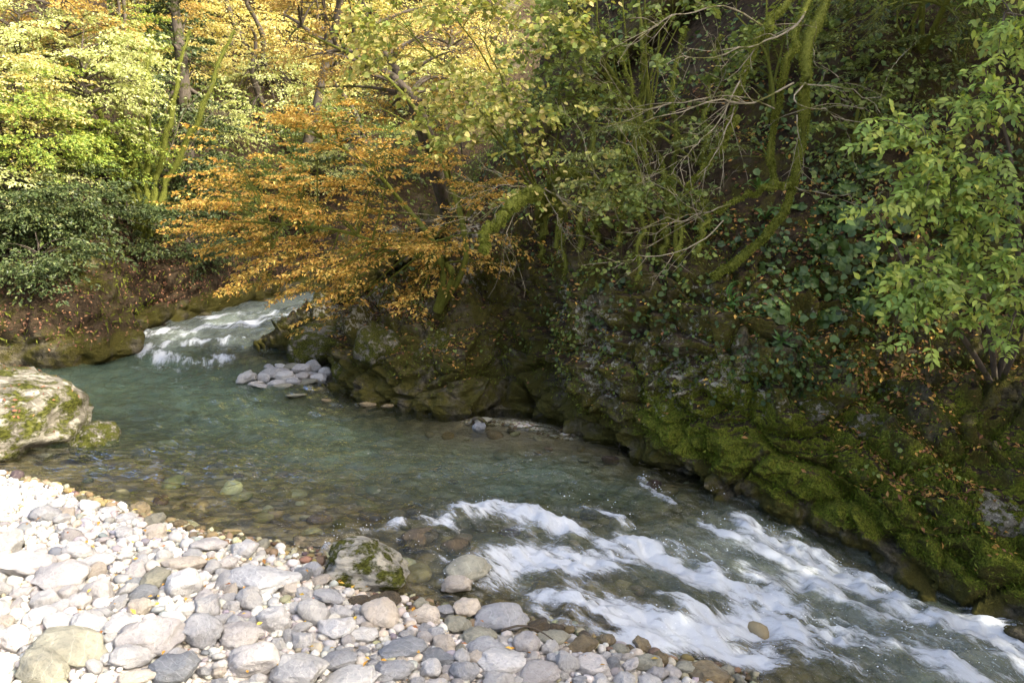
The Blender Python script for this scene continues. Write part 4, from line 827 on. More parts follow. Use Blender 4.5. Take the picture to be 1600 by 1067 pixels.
# ------------------------------------------------------------------ mossy boughs hanging from the hillside tree
def fringe(bag, P, rad, n, ln, pal, r, down=.6):
    """moss strands standing off a limb: P (k,3) points, rad (k,)"""
    i = r.integers(0, len(P) - 1, n); f = r.random((n, 1)); p = P[i] * (1 - f) + P[i + 1] * f; t = nrm(P[i + 1] - P[i])
    o = nrm(np.cross(t, r.normal(size=(n, 3)))); rr = (rad[i] * (1 - f[:, 0]) + rad[i + 1] * f[:, 0])[:, None]
    d = nrm(o + r.normal(size=(n, 3)) * .4 - UP * down); leaves(bag, p + o * rr * .9, d, nrm(np.cross(d, t) + 1e-3), ln * (.4 + r.random(n)), palette(PAL[pal], n, r, .25), 'narrow')
def bough(name, label, cat, paths, seed, twigs=(), fr=900, pal='moss', ln=.04, bark='mossbark', group=None, base=None):
    r = np.random.default_rng(seed); base = np.array(paths[0][0][0] if base is None else base); root = empty(name, base, label, cat, group); tb = Bag(); mo = Bag(); tw = Bag()
    for pts, ra, rb in paths:
        p = smooth_path(pts, 30); p = p + np.stack([fbm(P3(np.arange(30) * .5, np.full(30, seed + k * 7.7)), 3, seed + k) for k in range(3)], -1) * .09
        rr = np.linspace(ra, rb, 30) * (1 + .65 * fbm(P3(np.arange(30) * .8, np.full(30, seed * 1.3)), 2, seed)); V, F = tubes(p[None] - base, rr[None], 10)
        V = V + .012 * fbm(V * 20, 2, seed)[:, None] * r.normal(size=(1, 3)); tb.add(V, F); fringe(mo, p - base, rr, int(fr * np.linalg.norm(np.diff(p, axis=0), axis=1).sum()), ln, pal, r)
    link('trunk', tb.mesh('trunk', M[bark]), root); link('moss', mo.mesh('moss', M['mossblade'], False), root)['kind'] = 'stuff'
    for pts, ra, nsub in twigs:
        p = smooth_path(pts, 16); p = p + np.stack([fbm(P3(np.arange(16) * .6, np.full(16, r.random() * 99)), 2, seed + k) for k in range(3)], -1) * .09 * np.linspace(0, 1, 16)[:, None]
        V, F = tubes(p[None] - base, np.linspace(ra, ra * .3, 16)[None], 5); tw.add(V, F); d0 = nrm(p[-1] - p[0])
        for _ in range(nsub):
            i = r.integers(3, 15); L = r.uniform(.2, .7); d = nrm(d0 + r.normal(size=3) * .45 - UP * .1); e = p[i] + d * L; q = np.stack([p[i], (p[i] + e) / 2 + r.normal(size=3) * .04, e]); V, F = tubes(catmull(q, 6)[None] - base, np.linspace(ra * .45, .0015, 6)[None], 3); tw.add(V, F)
            for _ in range(2):
                g = q[1] + (q[2] - q[1]) * r.random(); e2 = g + nrm(d + r.normal(size=3) * .6) * r.uniform(.08, .25); V, F = tubes(np.stack([g, (g + e2) / 2 + r.normal(size=3) * .01, e2])[None] - base, np.array([[.003, .002, .001]]), 3); tw.add(V, F)
    if twigs: link('twigs', tw.mesh('twigs', M['twig']), root)
    return root
yb = 8.6; rootp = hit(1330, 5)[0]
A = lambda px, py, y=yb: at(px, py, y)
bough('mossy_tree', 'bare tree with thick moss covered boughs hanging down over the bank', 'tree',
 [([rootp - UP * .3, A(1310, -90, 9.6), A(1285, 20, 9.0), A(1255, 110), A(1262, 185), A(1248, 270), A(1230, 325), A(1195, 375), A(1150, 410), A(1115, 435)], .055, .034),
  ([A(1300, -110, 9.6), A(1255, 20, 9), A(1235, 90), A(1222, 150, 8.7), A(1212, 200, 8.8), A(1212, 285, 8.9)], .032, .022), ([A(1300, -110, 9.6), A(1225, 10, 8.8), A(1190, 60, 8.6), A(1165, 120, 8.5), A(1150, 170, 8.4), A(1135, 230, 8.3)], .034, .012),
  ([A(1240, 290), A(1205, 292, 8.5), A(1165, 310, 8.4), A(1120, 330, 8.3)], .026, .010), ([A(1150, 180, 8.4), A(1110, 255, 8.2), A(1080, 290, 8.1)], .02, .008)], 71,
 [([A(1258, 20, 8.8), A(1230, 50, 8.4), A(1150, 80, 8.2), A(1060, 95, 8)], .014, 9), ([A(1190, 40, 8.6), A(1130, 10, 8.3), A(1060, 25, 8.1), A(1010, 45, 8)], .011, 8), ([A(1240, 130, 8.5), A(1180, 160, 8.3), A(1110, 160, 8.1), A(1010, 195, 8)], .012, 9),
  ([A(1165, 110, 8.5), A(1120, 190, 8.2), A(1060, 250, 8)], .01, 8), ([A(1150, 160, 8.4), A(1130, 220, 8.2), A(1095, 275, 8)], .010, 8), ([A(1258, 130, 8.5), A(1240, 155, 8.2), A(1265, 170, 8.1), A(1300, 180, 8.1), A(1360, 192, 8.2)], .01, 5), ([A(1250, 130, 8.5), A(1320, 140, 8.3), A(1380, 155, 8.2)], .008, 5),
  ([A(1265, 45, 8.9), A(1275, 90, 8.6), A(1285, 125, 8.5)], .008, 3), ([A(1232, 290), A(1290, 305, 8.4), A(1340, 312, 8.3)], .008, 4), ([A(1160, 310, 8.4), A(1100, 335, 8.2), A(1030, 340, 8)], .008, 7), ([A(1130, 345, 8.3), A(1090, 380, 8.1), A(1000, 405, 8), A(960, 410, 8)], .008, 7), ([A(1245, 180, 8.5), A(1247, 210, 8.4), A(1243, 240, 8.4)], .008, 3), ([A(1210, 170, 8.6), A(1150, 150, 8.3), A(1050, 165, 8.2), A(960, 195, 8.2)], .008, 8)], base=rootp, fr=2300, ln=.027)
# mossy stub with a mop of twigs on the cliff top
h1 = hit(850, 345)[0]
bough('mossy_stump', 'mossy stump with a mop of bare twigs leaning off the cliff top', 'stump', [([h1, at(840, 300, 9.7), at(805, 320, 9.3), at(770, 355, 9.1), at(752, 390, 9.0)], .085, .03), ([h1, at(865, 280, 9.8), at(900, 270, 9.7), at(945, 285, 9.6)], .05, .015)], 73,
 [([at(830, 300, 9.6), at(780, 320, 9.3), at(720, 345, 9.1)], .009, 9), ([at(840, 300, 9.6), at(800, 290, 9.3), at(750, 305, 9.1)], .008, 9), ([at(850, 295, 9.6), at(900, 320, 9.4), at(960, 330, 9.3)], .008, 8), ([at(810, 320, 9.4), at(790, 365, 9.2), at(785, 400, 9.2)], .007, 6), ([at(850, 300, 9.6), at(870, 340, 9.4), at(890, 370, 9.3)], .007, 6)], fr=1300, base=h1, ln=.035)
# mossy upright stems along the cliff top
for k, (px, py, tx, ty) in enumerate([(885, 420, 880, 300), (912, 430, 920, 250), (938, 440, 930, 300), (968, 440, 975, 250), (1000, 420, 985, 230), (1030, 430, 1035, 250), (1060, 420, 1045, 280), (1090, 400, 1098, 300), (860, 410, 850, 330), (1018, 300, 960, 60), (1055, 290, 1070, 40), (930, 260, 905, 40), (985, 260, 1010, 20), (1100, 280, 1125, 60), (800, 250, 770, 60), (1040, 250, 950, 130)]):
    b = hit(px, py)[0]; e = at(tx, ty, b[1] + .15 + .3 * (k % 3)); m_ = (b + e) / 2 + np.array([random.uniform(-.12, .12), random.uniform(-.1, .1), 0])
    low = k < 9
    thick_ = ('thin', 'middling', 'stout')[k % 3]
    bough('mossy_sapling', f'{thick_} upright moss hung stem on the cliff top' if low else f'tall {thick_} mossy stem on the slope above the cliff', 'sapling', [([b - UP * .15, m_, e], .022 + .012 * (k % 3), .010)], 80 + k, [([m_, m_ * .4 + e * .6 + np.array([random.uniform(-.3, .1), -.2, 0]), e + np.array([random.uniform(-.6, .2), -.3, .1])], .006, 5)], fr=420, ln=.04, pal='moss', group=f'{thick_} mossy stems along the cliff top' if low else f'{thick_} mossy stems on the slope')

bq = hit(1440, 60)[0]; grow('yew_tree', 'dark yew with hanging sprays high on the shaded hill', 'tree', bq, [[bq - UP * .2, at(1440, -40, 9.6), at(1400, -120, 9.4)], [bq - UP * .2, at(1500, -30, 9.2), at(1540, -80, 9)]], .045, px_targets(26, (1300, -90, 1560, 70), (8.8, 10), np.random.default_rng(77)), 5, .5, 30, .06, [(.05, .075, .02), (.08, .095, .025), (.035, .05, .015)], 77, wid=.3, droop=.7, shape='narrow', bark='mossbark', side=4)
# ------------------------------------------------------------------ bright green shrub with compound leaves
def compound(seed):
    r = np.random.default_rng(seed); bag = Bag(); n = r.choice([5, 7]); L = r.uniform(.20, .27); k = (n - 1) // 2; P = []; D = []; base = np.array(PAL['elder'])[r.integers(0, 4)] * r.uniform(.85, 1.15)
    for i in range(k):
        a = .4 + .4 * i / max(k - 1, 1)
        for g in (-1, 1): P.append((a * L, g * .004, -.12 * a * a * L)); D.append((.55, g * .85, -.25))
    P.append((L * .92, 0, -.12 * L)); D.append((1, 0, -.35)); P = np.array(P); D = nrm(np.array(D) + r.normal(0, .12, (len(D), 3)))
    leaves(bag, P, D, nrm(UP + r.normal(0, .25, P.shape)), r.uniform(.055, .088, len(P)), np.clip(base * r.uniform(.7, 1.25, (len(P), 1)), .01, .6), 'ovate')
    t = np.linspace(0, 1, 5); V, F = tubes(np.stack([t * L * .92, t * 0, -.12 * t * t * L], -1)[None], np.linspace(.0025, .001, 5)[None], 3); bag.add(V, F, base * .9); return bag.mesh('leaf', M['leaf'])
CV = [compound(900 + i) for i in range(14)]
def elder(label, bp, stems, boxes, seed, nleaf, extra=4):
    b = hit(*bp)[0]; r = np.random.default_rng(seed); root = empty('elder_shrub', b, label, 'shrub'); tb = Bag(); SPs = []
    for st in stems:
        p = smooth_path([b - UP * .15] + [at(*q) for q in st], 24); SPs.append(p); V, F = tubes(p[None] - b, np.linspace(.032, .007, 24)[None], 7); tb.add(V, F)
    allp = np.concatenate([p[6:] for p in SPs]); tg = []
    for box, yr, n in boxes: tg.append(px_targets(n, box, yr, r))
    tg = np.concatenate(tg); j = (np.linalg.norm(tg[:, None] - allp[None], axis=-1) + np.maximum(allp[None, :, 2] - tg[:, None, 2], 0) * .3).argmin(1); A_ = allp[j]; mid = (A_ + tg) / 2 + UP * .12; t = np.linspace(0, 1, 6)[None, :, None]
    C = (1 - t) ** 2 * A_[:, None] + 2 * t * (1 - t) * mid[:, None] + t * t * tg[:, None]; V, F = tubes(C - b, np.broadcast_to(np.linspace(.009, .002, 6), (len(tg), 6)), 4); tb.add(V, F)
    link('stem', tb.mesh('stem', M['bark']), root); out = [];
    per = max(1, nleaf // len(tg))
    for c_ in C:
        for q in range(per):
            f = 1 if q == 0 else r.uniform(.35, 1); i = min(int(f * 5), 4); p = c_[i] * (1 - (f * 5 - i)) + c_[i + 1] * (f * 5 - i); d = nrm(c_[i + 1] - c_[i]); out.append((p, nrm(d * .5 + np.array([r.normal() - .35, r.normal() * .7 - .55, r.normal() * .3 - .2])) ))
    rest = Bag()
    for c_ in C:
        for q in range(extra):
            f = r.uniform(.2, 1); i = min(int(f * 5), 4); p = c_[i] * (1 - (f * 5 - i)) + c_[i + 1] * (f * 5 - i) + r.normal(0, .10, 3); n_ = 6; d = nrm(np.array([r.normal() - .3, r.normal() * .6 - .4, -.3])); t_ = np.linspace(.3, 1, n_)[:, None]
            leaves(rest, p - b + d * t_ * .2 - UP * .03 * t_ ** 2, nrm(d * .5 + r.normal(0, .6, (n_, 3))), nrm(UP * .8 + np.array([-.2, -.5, 0]) + r.normal(0, .3, (n_, 3))), r.uniform(.06, .09, n_), palette(PAL['elder'], n_, r), 'ovate')
    if extra: link('crown', rest.mesh('crown', M['leaf']), root)['kind'] = 'stuff'
    for p, d in out:
        o = bpy.data.objects.new('leaf', CV[r.integers(0, len(CV))]); COL.objects.link(o); o.parent = root; x = Vector(d); z = Vector(nrm(UP * .9 + np.array([-.25, -.55, 0]) + r.normal(0, .25, 3))); y = z.cross(x).normalized(); z = x.cross(y)
        mt = Matrix((x, y, z)).transposed().to_4x4(); mt.translation = Vector(p - b); s = r.uniform(.8, 1.15); o.matrix_local = mt @ Matrix.Diagonal((s, s, s, 1))
elder('bright green shrub with drooping compound leaves above the leaf litter terrace', (1560, 590), [[(1540, 480, 7.4), (1500, 330, 7.1), (1450, 230, 6.9)], [(1590, 420, 7.3), (1580, 250, 7.1), (1540, 110, 7)], [(1500, 520, 7.3), (1450, 460, 7), (1420, 430, 6.8)], [(1600, 500, 7), (1570, 420, 6.8)]],
      [((1350, 170, 1600, 330), (6.5, 7.3), 34), ((1440, 320, 1610, 420), (6.5, 7.2), 16), ((1390, 400, 1610, 545), (6.3, 7.1), 34), ((1480, 110, 1610, 180), (6.7, 7.4), 9)], 95, 290)
elder('bright green shrub spray reaching in at the top of the wooded bank', (1598, 300), [[(1640, 120, 7.6), (1620, 40, 7.4), (1570, 20, 7.3)]], [((1540, -10, 1620, 110), (6.9, 7.7), 10)], 96, 40)

# ------------------------------------------------------------------ broad leaved plants and ferns on the bank
def frond_mesh(seed, L=.34, wd=.045):
    r = np.random.default_rng(seed); n = 12; t = np.linspace(0, 1, n); x = t * L * .8; z = .55 * L * np.sin(t * 2.0) - .25 * L * t ** 2; w_ = wd * np.sin(np.clip(t * 1.02 + .06, 0, 1) * PI) ** .55 * (1 + .12 * np.sin(t * 30)); V = np.concatenate([np.stack([x, w_ * .5, z + .008], -1), np.stack([x, 0 * x, z], -1), np.stack([x, -w_ * .5, z + .008], -1)]); F = []
    for i in range(n - 1): F += [(i, i + 1, n + i + 1, n + i), (n + i, n + i + 1, 2 * n + i + 1, 2 * n + i)]
    c = np.array([.075, .15, .03]) * r.uniform(.8, 1.25); return mesh_np('frond', V, [np.array(F)], True, {'col': np.broadcast_to(c, (len(V), 3))}, [M['gloss_leaf']])
def pad_mesh(seed, R=.11):
    r = np.random.default_rng(seed); n = 18; th = np.linspace(-PI * .93, PI * .93, n); rr = R * (1 + .08 * np.sin(th * 7 + seed) - .25 * (np.abs(th) / PI) ** 8); V = [(0, 0, .0)]
    for k in (.5, 1): V += [(R * .35 + k * q * math.cos(a), k * q * math.sin(a), .03 * k * math.sin(a * 5 + seed) * R * 3 - .05 * k * k * R * 4) for a, q in zip(th, rr)]
    V = np.array(V); V[0] = (R * .2, 0, .01); F3 = [(0, 1 + i, 2 + i) for i in range(n - 1)]; F4 = [(1 + i, 1 + n + i, 2 + n + i, 2 + i) for i in range(n - 1)]
    st, sf = tubes(np.array([[(R * .2, 0, 0), (-R * .2, 0, -R * .7), (-R * .4, 0, -R * 1.8)]]), np.array([[.004, .004, .005]]), 4); c = np.array([.06, .105, .022]) * r.uniform(.7, 1.3); nV = len(V)
    return mesh_np('leaf', np.concatenate([V, st]), [np.array(F3), np.array(F4), sf + nV], True, {'col': np.broadcast_to(c, (nV + len(st), 3))}, [M['gloss_leaf']])
FR = [frond_mesh(i) for i in range(5)]; PD = [pad_mesh(i) for i in range(6)]
def rosette(name, label, px, py, n, meshes, scale, seed, pads=False, group=None, cat='fern'):
    h_ = hit(px, py, RBV) or hit(px, py)
    p, nn, _ = h_; r = np.random.default_rng(seed); root = empty(name, p, label, cat, group); f = nrm(nn * .8 + UP * .6)
    for k in range(n):
        a = k / n * 2 * PI + r.uniform(-.3, .3); t1 = nrm(np.cross(f, (0.2, .1, 1)) + 1e-6); t2 = np.cross(f, t1); d = t1 * math.cos(a) + t2 * math.sin(a); o = bpy.data.objects.new('leaf' if pads else 'frond', meshes[r.integers(0, len(meshes))]); COL.objects.link(o); o.parent = root
        if pads:
            x = nrm(d * .6 - UP * .5 + f * .3); z = nrm(f + np.array([-.15, -.45, .35]) + r.normal(0, .2, 3)); off = d * r.uniform(.03, .16) * scale + f * r.uniform(.08, .2) * scale
        else: x = nrm(d + r.normal(0, .12, 3)); z = f; off = f * .01
        x = Vector(x); z = Vector(z); y = z.cross(x).normalized(); z = x.cross(y); mt = Matrix((x, y, z)).transposed().to_4x4(); mt.translation = Vector(off); s = scale * r.uniform(.75, 1.2); o.matrix_local = mt @ Matrix.Diagonal((s, s, s, 1))
rosette('hart_tongue_fern', 'strap leaved fern with long glossy fronds on the cliff edge', 1150, 488, 16, FR, 1.0, 1)
rosette('hart_tongue_fern', 'small upright strap fern below the round leaved plant', 1222, 532, 7, FR, .5, 2)
rosette('hart_tongue_fern', 'young strap fern on the slope under the mossy boughs', 1195, 345, 8, FR, .8, 3)
rosette('hart_tongue_fern', 'strap fern half hidden behind the hanging bough', 1185, 300, 8, FR, .8, 4)
rosette('hart_tongue_fern', 'dark strap fern in the gully by the cliff', 1105, 365, 7, FR, .8, 5)
rosette('butterbur', 'large round leaved plant beside the strap leaved fern', 1205, 495, 8, PD, .75, 6, True, cat='plant')
for k, (px, py, n, s) in enumerate([(1320, 300, 9, 1.1), (1290, 330, 7, 1.0), (1270, 380, 8, 1.0), (1310, 400, 8, 1.1), (1330, 350, 7, 1.1), (1290, 445, 7, .9), (1345, 480, 8, 1.2), (1380, 430, 7, 1.1), (1300, 500, 6, .9), (1360, 270, 7, 1.0), (1240, 330, 6, .9), (1400, 350, 6, 1.0), (1350, 400, 7, 1.0), (1260, 440, 6, .9)]):
    rosette('broad_leaved_plant', f'{("small", "broad")[s > 1.0]} dark green round leaved plant in the ivy carpet', px, py, n, PD, s * .62, 20 + k, True, f'{("small", "broad")[s > 1.0]} round leaved plants in the ivy', 'plant')

# ------------------------------------------------------------------ surface cover: ivy, moss, fallen leaves
def sample(G, N, weight, n, r):
    e = np.linalg.norm(np.cross(np.gradient(G, axis=0), np.gradient(G, axis=1)), axis=-1); w_ = (e * np.maximum(weight, 0)).ravel(); i = r.choice(len(w_), n, p=w_ / w_.sum()); P = G.reshape(-1, 3)[i]; return P + r.normal(0, .025, P.shape), N.reshape(-1, 3)[i]
vis, vpx, vpy, _ = in_view(RG[..., 0], RG[..., 1], RG[..., 2], 220); zR = RG[..., 2]; upR = RN[..., 2]; aR = zR - level(RG[..., 0], RG[..., 1]); nzR = fbm(RG * 1.3, 3, 201)
r = np.random.default_rng(5)
def scatter(name, label, G, N, weight, n, size, pal, shape, r, lift=.02, face=.6, matn='leaf', jit=.35):
    P, Nn = sample(G, N, weight, n, r); f = nrm(Nn * face + UP * (1 - face) + r.normal(0, jit, P.shape)); d = np.cross(f, r.normal(size=P.shape)); d = nrm(nrm(d) - UP * (.5 if matn != 'litter' else 0)); bag = Bag(); leaves(bag, P + Nn * (lift * r.random((n, 1)) + .006), d, f, size * (.55 + .75 * r.random(n)), palette(PAL[pal], n, r, .22), shape); return link(name, bag.mesh(name, M[matn], False), kind='stuff', label=label)
clf = np.where(RG[..., 0] < 2.3, 1.0, 0.0) * (vpx > 740); ivyw = vis * np.where(clf > 0, sstep(2.3, 2.8, zR), sstep(1.35, 1.8, zR)) * np.clip(.35 + 1.2 * nzR, .03, 1) * (1 + 1.6 * np.exp(-(((vpx - 1300) / 140) ** 2 + ((vpy - 400) / 160) ** 2)))
scatter('ivy', 'dark ivy carpeting the wooded slope', RG, RN, ivyw, 19000, .08, 'ivy', 'round', r, .12, .6, 'gloss_leaf')
scatter('ground_ivy', 'small ivy on the ledge above the mossy rocks', RG, RN, vis * np.exp(-(((vpx - 1255) / 90) ** 2 + ((vpy - 570) / 40) ** 2)) + vis * .25 * np.exp(-(((vpx - 1020) / 120) ** 2 + ((vpy - 470) / 70) ** 2)), 2600, .06, 'ivy', 'round', r, .06)
scatter('climbing_sprigs', 'light green sprigs trailing over the cliff', RG, RN, vis * sstep(.5, .9, aR) * sstep(2.8, 2.2, zR) * (nzR > .12), 3000, .045, 'green', 'round', r, .05)
scatter('fallen_leaves', 'brown and yellow fallen leaves caught on the mossy ledges', RG, RN, vis * (.10 * (1 - clf) + sstep(.45, .8, upR)) * sstep(.25, .7, aR) * (1 - .6 * clf * sstep(2.6, 2.2, zR)) * np.clip(.15 + 1.5 * RZ[..., 1], 0, 1) * np.clip(.5 + 1.6 * nzR, .06, 1) * sstep(5.5, 3, zR) + vis * .5 * sstep(2.2, 3.2, RG[..., 0]) * sstep(.45, .8, aR) * sstep(2.0, 1.4, zR) * (.1 + sstep(.35, .7, upR)) * (nzR > -.15) + vis * .8 * np.exp(-(((vpx - 1390) / 110) ** 2 + ((vpy - 575) / 30) ** 2)), 22000, .056, 'litter', 'rhomb', r, .02, .75, 'litter', .28)
mw = vis * sstep(.12, .3, aR) * sstep(2.8, 1.8, zR) * np.clip(RZ[..., 0] + .12, 0, 1)
scatter('moss', 'bright moss cushions on the bank rocks', RG, RN, mw * sstep(.15, .5, RZ[..., 0]), 50000, .030, 'brightmoss', 'narrow', r, .012, .9, 'mossblade', .55)
scatter('hanging_moss', 'dark moss hanging on the shaded cliff', RG, RN, vis * sstep(.2, .5, aR) * sstep(3.6, 2.2, zR) * np.clip(.4 + nzR, .05, 1), 42000, .05, 'moss', 'narrow', r, .012, .7, 'mossblade', .5)
visL, lx, ly, _ = in_view(LG[..., 0], LG[..., 1], LG[..., 2], 200); zL = LG[..., 2]; nzL = fbm(LG * 1.1, 3, 203); aL = zL - level(LG[..., 0], LG[..., 1])
scatter('fallen_leaves', 'reddish brown fallen leaves on the far cliff across the pool', LG, LN, visL * sstep(.25, .5, aL) * sstep(3.4, 1.4, zL) * np.clip(.3 + 1.6 * nzL, 0, 1), 12000, .055, 'redlitter', 'rhomb', r, .02, .8, 'litter', .3)
scatter('hanging_moss', 'moss and grass hanging on the far cliff', LG, LN, visL * sstep(.2, .4, aL) * sstep(5, 2, zL) * np.clip(.4 - nzL, .05, 1), 16000, .10, 'moss', 'narrow', r, .02, .7, 'mossblade', .5)
scatter('undergrowth', 'low green undergrowth on the far slope', LG, LN, visL * sstep(1.2, 2.2, zL), 22000, .15, 'green', 'rhomb', r, .35, .5)
scatter('undergrowth', 'low olive undergrowth on the wooded slope above the cliff', RG, RN, vis * sstep(2.3, 3, zR) * np.clip(.45 + nzR, .05, 1) * (1 + .8 * (vpx > 1250)), 36000, .06, 'green', 'rhomb', r, .40, .5)
# leaves dropped on the gravel bar and on the huge boulder
bag = Bag(); n = 170; P = []
while len(P) < n:
    x, y = random.uniform(-4.5, 1.5), random.uniform(4.3, 7.5)
    if float(bar_sd(np.array(x), np.array(y))) > .1: P.append((x, y, float(height(np.array(x), np.array(y))) + random.uniform(.03, .12)))
P = np.array(P); leaves(bag, P, r.normal(size=P.shape) * (1, 1, .2), nrm(UP + r.normal(0, .3, P.shape)), .05 * (.6 + .6 * r.random(n)), palette([(.5, .26, .04), (.3, .12, .04), (.55, .38, .06)], n, r), 'rhomb')
hb = [o for o in bpy.data.objects if str(o.get('label', '')).startswith('huge lichen')][0]; hv = np.array([v.co[:] for v in hb.data.vertices]); hn = np.array([v.normal[:] for v in hb.data.vertices]); mw_ = np.array(hb.matrix_basis); hw = hv @ mw_[:3, :3].T + mw_[:3, 3]
hk = np.where((hn[:, 2] > .25) & (fbm(hw * 2.2, 3, 9) > .02))[0]; hk = r.choice(hk, 420); hp = hw[hk] + r.normal(0, .03, (420, 3)) * (1, 1, .2) + UP * .012; leaves(bag, hp, np.cross(hn[hk], r.normal(size=(420, 3))), nrm(hn[hk] + r.normal(0, .2, (420, 3))), .055 * (.5 + .7 * r.random(420)), palette(PAL['redlitter'], 420, r), 'rhomb')
link('fallen_leaves', bag.mesh('fallen_leaves', M['litter'], False), kind='stuff', label='few yellow and brown leaves scattered on the cobbles and the huge boulder')

# ------------------------------------------------------------------ driftwood
def stick(name, label, pts, ra, rb, bark='bark', subs=()):
    base = np.array(pts[0]); root = empty(name, base, label, 'driftwood'); tb = Bag(); p = smooth_path(pts, 20); V, F = tubes(p[None] - base, np.linspace(ra, rb, 20)[None], 7); tb.add(V, F); link('stem', tb.mesh('stem', M[bark]), root)
    for s in subs: bb = Bag(); p = smooth_path(s, 10); V, F = tubes(p[None] - base, np.linspace(rb * 1.2, rb * .4, 10)[None], 5); bb.add(V, F); link('branch', bb.mesh('branch', M[bark]), root)
g1 = gp(742, 662, .0)
stick('driftwood', 'dark curved root arching beside the flat stone on the gravel spit', [gp(760, 663, .02), gp(752, 655, .10), gp(745, 653, .12), gp(739, 656, .08), gp(740, 662, .0)], .03, .018)
t1 = gp(968, 697, .03); stick('driftwood', 'dead twigs snagged at the foot of the cliff', [t1 + (-.02, 0, -.1), t1 + (.0, 0, .02), t1 + (.03, .0, .14), t1 + (.04, .02, .5)], .006, .002, 'bark', [[t1, t1 + (-.1, -.05, .08)], [t1, t1 + (.1, -.05, .07)], [t1, t1 + (.04, -.08, .1)]])
d1 = gh(800, 985, .1); stick('driftwood', 'brown twig of dead leaves lying by the big blue-grey boulder', [d1 + (-.08, 0, 0), d1 + (.05, 0, .04), d1 + (.18, .02, .0), d1 + (.3, -.02, -.06)], .010, .004, 'bark', [[d1, d1 + (.05, -.1, .05)]])

# ------------------------------------------------------------------ trees of the far gorge
def gtree(name, label, x, y, hgt, crown, n, sl, nl, size, pal, seed, group=None, lean=(0, 0), r0=.12, cat='tree', shell=.35, bark='bark', leafmat='leaf', droop=.25, cz=.62, shape='rhomb', twig=False):
    z = drop(x, y); b = np.array([x, y, z]); rr = np.random.default_rng(seed); top = b + np.array([lean[0], lean[1], hgt]); c = b + np.array([lean[0] * cz, lean[1] * cz, hgt * cz])
    return grow(name, label, cat, b, [[b - UP * .3, b * .6 + top * .4 + rr.normal(0, .15, 3), b * .3 + top * .7 + rr.normal(0, .2, 3), top]], r0, ell(c, crown, n, rr, shell), 6, sl, nl, size, pal, seed, group, wid=.5, droop=droop, bark=bark, leafmat=leafmat, flat=.7, side=3, rt=.002 if y > 20 else .003, outward=.4, shape=shape, twig=twig)
# sunlit trees on the slope above the far cliff: each rooted where the slope shows, its crown out in front of it
def stree(name, label, px, py, out, crown, n, size, pal, seed, group=None, up=.6, sl=.7, nl=44, cat='tree', r0=.07, leafmat='leaf', droop=.3, shape='rhomb'):
    h_ = hit(px, py); d = ray(px, py); c = h_[0] - d * out; b = np.array([c[0] - .3, c[1] + .5, drop(c[0] - .3, c[1] + .5)]); rr = np.random.default_rng(seed); top = c + UP * crown[2] * up
    return grow(name, label, cat, b, [[b - UP * .3, b * .5 + c * .5 + rr.normal(0, .12, 3), c, top]], r0, ell(c, crown, n, rr, .3), 6, sl, nl, size, pal, seed, group, wid=.5, droop=droop, flat=.75, side=3, rt=.0025, outward=.45, start=.1, leafmat=leafmat, shape=shape, twig=leafmat == 'leaf')
for k, (px, py, o_, cr, n, pal, lab) in enumerate([
    (30, 60, 1.6, (1.5, 1.1, 1.2), 44, 'lime', 'yellow-green sunlit tree rising highest over the far cliff'), (130, 120, 1.5, (1.4, 1.0, 1.1), 44, 'lime', 'pale lime tree leaning out over the far cliff'),
    (190, 40, 1.8, (1.4, 1.0, 1.0), 38, 'elder', 'light green tree crown between the lime trees and the bare stems'), (40, 190, 1.4, (1.3, 1.0, 1.0), 40, 'elder', 'light green leafy tree halfway down the slope over the far cliff'),
    (150, 225, 1.3, (1.3, .9, .9), 42, 'elder', 'pale green bushy tree just above the dark evergreens'), (90, 10, 2.2, (2.0, 1.0, .7), 30, 'rust', 'rust brown tree with flat sprays above the far cliff'), (200, 100, 2.0, (1.0, .8, .8), 22, 'lime', 'slim lime tree beside the bare mossy stems'),
    (-20, 140, 1.6, (1.1, 1.0, 1.0), 26, 'gold', 'golden tree at the far end of the cliff top'), (250, 20, 1.6, (1.4, 1, .8), 26, 'rust', 'bronze leaved tree hanging over the bare mossy stems'), (20, 275, 1.2, (.9, .7, .5), 18, 'lime', 'low yellow-green shrub among the dark evergreens')]):
    stree('sunlit_tree' if pal != 'rust' else 'rust_tree', lab, px, py, o_, cr, n, .066 if pal != 'rust' else .06, pal, 700 + k)
for k, (px, py, o_, cr, n, pal, lab) in enumerate([(300, 90, 1.4, (1.2, .9, .9), 26, 'gold', 'pale gold tree filling the gap behind the bare mossy stems'), (340, 180, 1.2, (1.1, .8, .8), 26, 'lime', 'soft yellow-green tree between the bare stems and the orange tree'), (390, 260, .9, (1.1, .7, .6), 24, 'green', 'green shrub on the bank behind the orange tree'), (330, 310, .8, (.9, .6, .6), 24, 'green', 'mid green shrub over the narrows'), (300, 380, .6, (.9, .5, .5), 22, 'dark', 'dark shrub hanging over the far rapid'), (440, 330, .8, (1.1, .6, .6), 22, 'green', 'green shrub low on the far bank behind the orange sprays'), (270, 200, 1.0, (.9, .8, .8), 22, 'elder', 'light green bush at the foot of the bare mossy stems'), (500, 260, 1.0, (1.2, .7, .7), 22, 'lime', 'yellow-green shrub glimpsed behind the orange tree')]):
    stree('bank_shrub', lab, px, py, o_, cr, n, .07, pal, 760 + k, cat='shrub', r0=.04, sl=.6, nl=36)
